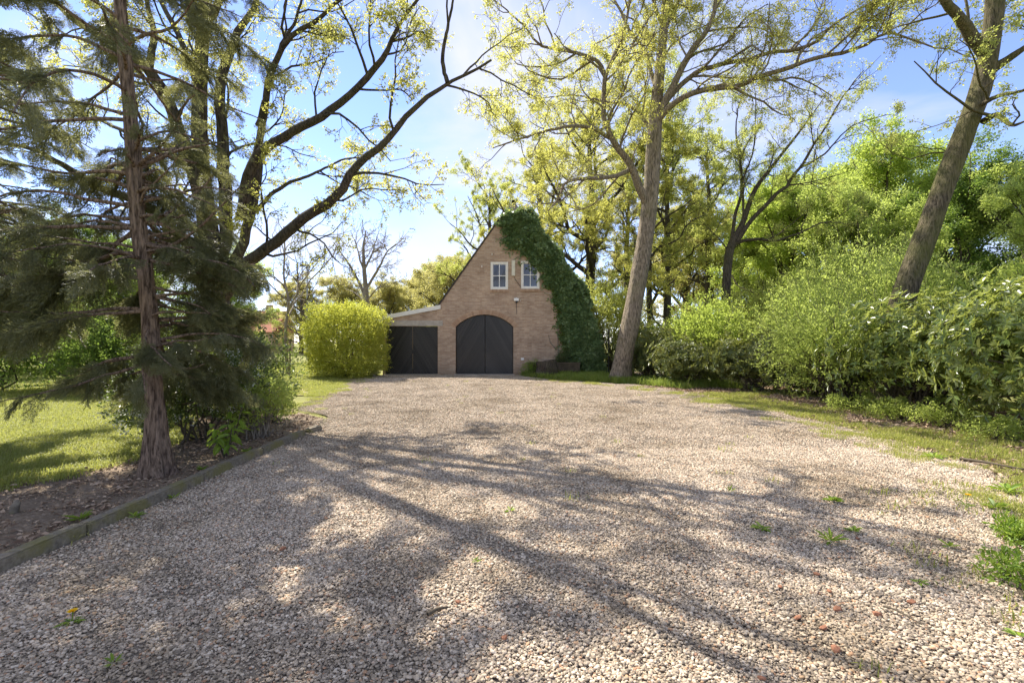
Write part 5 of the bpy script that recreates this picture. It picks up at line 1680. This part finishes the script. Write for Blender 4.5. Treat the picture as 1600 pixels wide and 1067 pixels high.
# ------------------------------------------------------------------ small plants on the drive and in the bed
def rosette(name, label, x, y, n, ln, w, mat, seed, cat='weed', up=0.35, group='weeds in the gravel', flower=None):
    rng = np.random.default_rng(seed)
    r = thing(name, label, cat, (x, y, 0.0), group)
    for i in range(n):
        a = i / n * 6.283 + rng.normal() * 0.3
        e = up + rng.normal() * 0.2
        d = np.array([[math.cos(a) * math.cos(e), math.sin(a) * math.cos(e), math.sin(e)]])
        V, Fc = leaves6(rng, np.array([[0, 0, 0.01]]) + d * 0.01, d, [ln * (0.6 + 0.6 * rng.random())], w, np.array([[0, 0, 1.0]]), 0.3, 0.2)
        link('leaf', mesh_np('leaf', V, [Fc], False, np.full(6, rng.random())), mat, r)
    if flower:
        h = flower
        MB().tube([(0, 0, 0), (0.005, 0, h * 0.6), (0.01, -0.005, h)], 0.0028, 5).build('stalk', M['weed_leaf'], r)
        pt = MB()
        for q in range(34):
            a = q * 2.4; rr_ = 0.024 * math.sqrt((q + 1) / 34)
            dd = np.array([[math.cos(a), math.sin(a), 0.35 + 0.6 * (1 - rr_ / 0.024)]])
            V, Fc = leaves(rng, np.array([[0.01, -0.005, h]]), dd, [0.012 + rr_ * 0.7], 0.35)
            pt.add(V, [Fc])
        pt.build('flower', M['petal_yellow'], r)
    return r


def gpos(px, py):
    d = F * EYE / (py - CY)
    return (px - CX) / F * d, d


spots = [
    ('bright round-leaved weed sprouting in the shadow streak on the right', 1304, 784, 16, 0.085, 0.55, 0.45),
    ('upright dark weed below the bright round-leaved one', 1298, 848, 10, 0.12, 0.22, 0.8),
    ('flat weed in shadow left of the upright dark weed', 1190, 828, 11, 0.07, 0.4, 0.3),
    ('narrow weed tuft at the left end of the shadow streak', 1140, 770, 8, 0.07, 0.2, 1.0),
    ('flat dandelion leaves near the right verge', 1460, 716, 10, 0.14, 0.3, 0.4),
    ('small weed beside the right verge shadow', 1484, 857, 7, 0.07, 0.35, 0.8),
    ('leafy weed under the bright weed, right of it', 1334, 832, 9, 0.06, 0.45, 0.4),
    ('tiny green sprout in the middle of the drive', 797, 800, 7, 0.05, 0.4, 0.4),
    ('tiny sprout left of the long branch shadow', 742, 880, 7, 0.04, 0.3, 0.5),
    ('small sprout in the dark shade at the bottom left', 178, 1040, 9, 0.045, 0.3, 0.7),
    ('flat yellowish weed left of the upright dark weed in sunlight', 1436, 912, 9, 0.05, 0.4, 0.3),
    ('weed at the lower right corner of the drive', 1592, 998, 9, 0.06, 0.4, 0.5),
    ('broad dock leaves at the right border of the drive', 1575, 770, 12, 0.16, 0.3, 0.6),
    ('bushy weed at the right border in front of the shade', 1555, 795, 14, 0.10, 0.4, 0.5),
]
for i, (lab, px, py, n, ln, w, up) in enumerate(spots):
    x, y = gpos(px, py)
    rosette('weed', lab, x, y, n, ln, w, M['weed_leaf'], 500 + i, up=up)
x, y = gpos(112, 975)
rosette('dandelion', 'single yellow dandelion in the shaded gravel at lower left', x, y, 12, 0.06, 0.25, M['weed_leaf'], 530, 'flower', 0.3, None, 0.07)
x, y = gpos(1510, 792)
rosette('dandelion', 'yellow dandelion by the right verge', x, y, 9, 0.07, 0.25, M['weed_leaf'], 531, 'flower', 0.3, None, 0.11)
# lush weeds on the right border
for i, (px, py, lab, s) in enumerate(((1590, 935, 'lush green weed clump at the right border of the foreground', 0.36), (1592, 850, 'pale weed patch at the right border', 0.25))):
    x, y = gpos(px, py)
    shrub('weed_clump', lab, (x + 0.1, y), (s, s, s * 0.55), 540 + i, M['weed_leaf'], n=1400, leaf=0.04, w=0.4, lobes=9, cat='weed', stems=10, zmin=0.01)
for i, (px, py, lab, s) in enumerate(((1400, 655, 'low green groundcover in front of the laurels', 0.5), (1480, 668, 'leafy groundcover under the big near laurel', 0.55), (1330, 640, 'pale groundcover at the bend of the verge', 0.5), (1560, 690, 'groundcover leaves by the right border', 0.5))):
    x, y = gpos(px, py)
    shrub('groundcover', lab, (x, y), (s * 1.3, s, s * 0.7), 550 + i, M['hazel_leaf'], n=1800, leaf=0.05, w=0.5, lobes=10, cat='weed', stems=10, zmin=0.01)
# big-leaved sapling in the bed
sx, sy = -3.72, 6.25
sp = thing('sapling', 'bright sapling with large hanging yellow-green leaves beside the kerb', 'sapling', (sx, sy, 0))
rng = np.random.default_rng(561)
for k in range(5):
    az = k * 1.35 + 0.4; ln = 0.35 + 0.30 * rng.random()
    if k == 0:
        ln = 0.66; az = 1.0
    tip = np.array([math.cos(az) * ln * 0.35, math.sin(az) * ln * 0.35, ln])
    pts = spline([(0, 0, -0.02), tuple(tip * 0.5 + rng.normal(size=3) * 0.015), tuple(tip)], 8)[0]
    MB().tube(pts, np.linspace(0.011, 0.005, 8), 6).build('stem', M['twig'], sp, smooth=True)
    for q in range(11):
        a = q * 2.4
        f = 0.45 + 0.55 * (q / 10)
        pb = pts[int(f * 7)]
        d = np.array([[math.cos(a), math.sin(a), 0.15 - 0.75 * rng.random()]])
        V, Fc = leaves6(rng, pb[None], d, [0.13 + 0.07 * rng.random()], 0.42, np.array([[0, 0, 1.0]]) + rng.normal(size=(1, 3)) * 0.3, 0.3, 0.3)
        link('leaf', mesh_np('leaf', V, [Fc], False, np.full(6, 0.3 + 0.7 * rng.random())), M['weed_leaf'], sp)
for i, (x, y, n, ln, lab) in enumerate(((-3.62, 4.05, 22, 0.11, 'bright green grassy tuft leaning on the kerb'), (-3.2, 4.1, 10, 0.07, 'small weed growing at the outer foot of the kerb'), (-3.22, 4.6, 9, 0.06, 'second small weed further along the outer kerb foot'),
                                        (-3.55, 6.5, 12, 0.12, 'leafy weed beside the large-leaved sapling'), (-3.6, 5.6, 14, 0.07, 'low green weed between conifer trunk and kerb'))):
    rosette('weed', lab, x, y, n, ln, 0.14 if n == 22 else 0.35, M['weed_leaf'], 570 + i, up=0.6, group='weeds along the kerb')
# dug stone and root lump at the left edge of the bed
o = MB().tube([(0, 0, -0.05), (0.01, 0, 0.06), (0.02, 0.01, 0.09), (0.02, 0.01, 0.115)], [0.024, 0.027, 0.022, 0.008], 7, ridges(np.random.default_rng(3), 0.4, 3)).build('grey_stone', M['kerb'], None, smooth=True)
x, y = gpos(22, 800); o.location = (x, y, 0); o.rotation_euler = (0.2, 0.15, 0)
tag(o, 'small upright grey stone in the bed at the left border', 'stone')
# brick fragments in the gravel
V0, F0 = ico(1)
fr_ = [(1276, 900, 1.0, 'small orange brick chip above the chip cluster at lower right'), (1296, 927, 0.9, 'orange brick chip just above the largest chip at lower right'),
       (1308, 955, 1.5, 'largest reddish brick chip in the lower right gravel'), (1286, 985, 1.0, 'orange brick chip below the largest one at lower right'),
       (1372, 964, 1.3, 'flat orange brick chip right of the chip cluster'), (1424, 944, 1.1, 'rightmost orange brick chip in the lower right gravel'),
       (1246, 969, 1.1, 'brownish brick chip left of the chip cluster'), (1219, 920, 0.8, 'small orange brick chip at upper left of the chip cluster'),
       (1305, 1018, 1.4, 'red-brown brick chip nearest the camera below the cluster'), (1190, 1064, 0.9, 'orange brick chip cut by the bottom edge, right half'),
       (1340, 844, 0.9, 'orange chip beside the leafy weed in the shadow streak'), (1180, 756, 0.8, 'small red chip at the upper end of the shadow streak'),
       (442, 860, 1.4, 'reddish brick chip in the dark shade at left'), (716, 944, 1.0, 'reddish chip beside the short brown stick'),
       (788, 1000, 1.0, 'reddish chip at the bottom centre on the shadow edge')]
for i, (px, py, s, lab) in enumerate(fr_):
    r_ = np.random.default_rng(600 + i)
    x, y = gpos(px, py)
    V = V0 * (1 - 0.3 * r_.random((len(V0), 1))) * np.array([0.028, 0.019, 0.012]) * s
    o = link('brick_fragment', mesh_np('brick_fragment', V, [F0], False), M['brick_chip'], None)
    o.location = (x, y, 0.016); o.rotation_euler = (r_.normal() * 0.3, r_.normal() * 0.3, r_.random() * 6)
    tag(o, lab, 'brick fragment', 'brick fragments in the gravel')
# a pale fallen twig over the shrubs on the right and dead sticks on the drive
for i, (a, b, r, lab) in enumerate((((1380, 955), (1440, 985), 0.006, 'thin dead stick on the gravel at lower right'), ((668, 968), (700, 958), 0.012, 'short brown stick in the shade of the drive'), ((1500, 720), (1600, 738), 0.02, 'dead branch lying along the right verge'))):
    A_, B_ = np.array([*gpos(*a), 0.03]), np.array([*gpos(*b), 0.035])
    s, _ = spline([A_, (A_ * 0.6 + B_ * 0.4) + np.array([0.01, 0.02, 0.004]), B_], 9)
    o = MB().tube(s - A_, np.linspace(r, r * 0.5, 9), 6).build('fallen_stick', M['twig'], None, smooth=True); o.location = A_
    tag(o, lab, 'stick', 'fallen sticks')
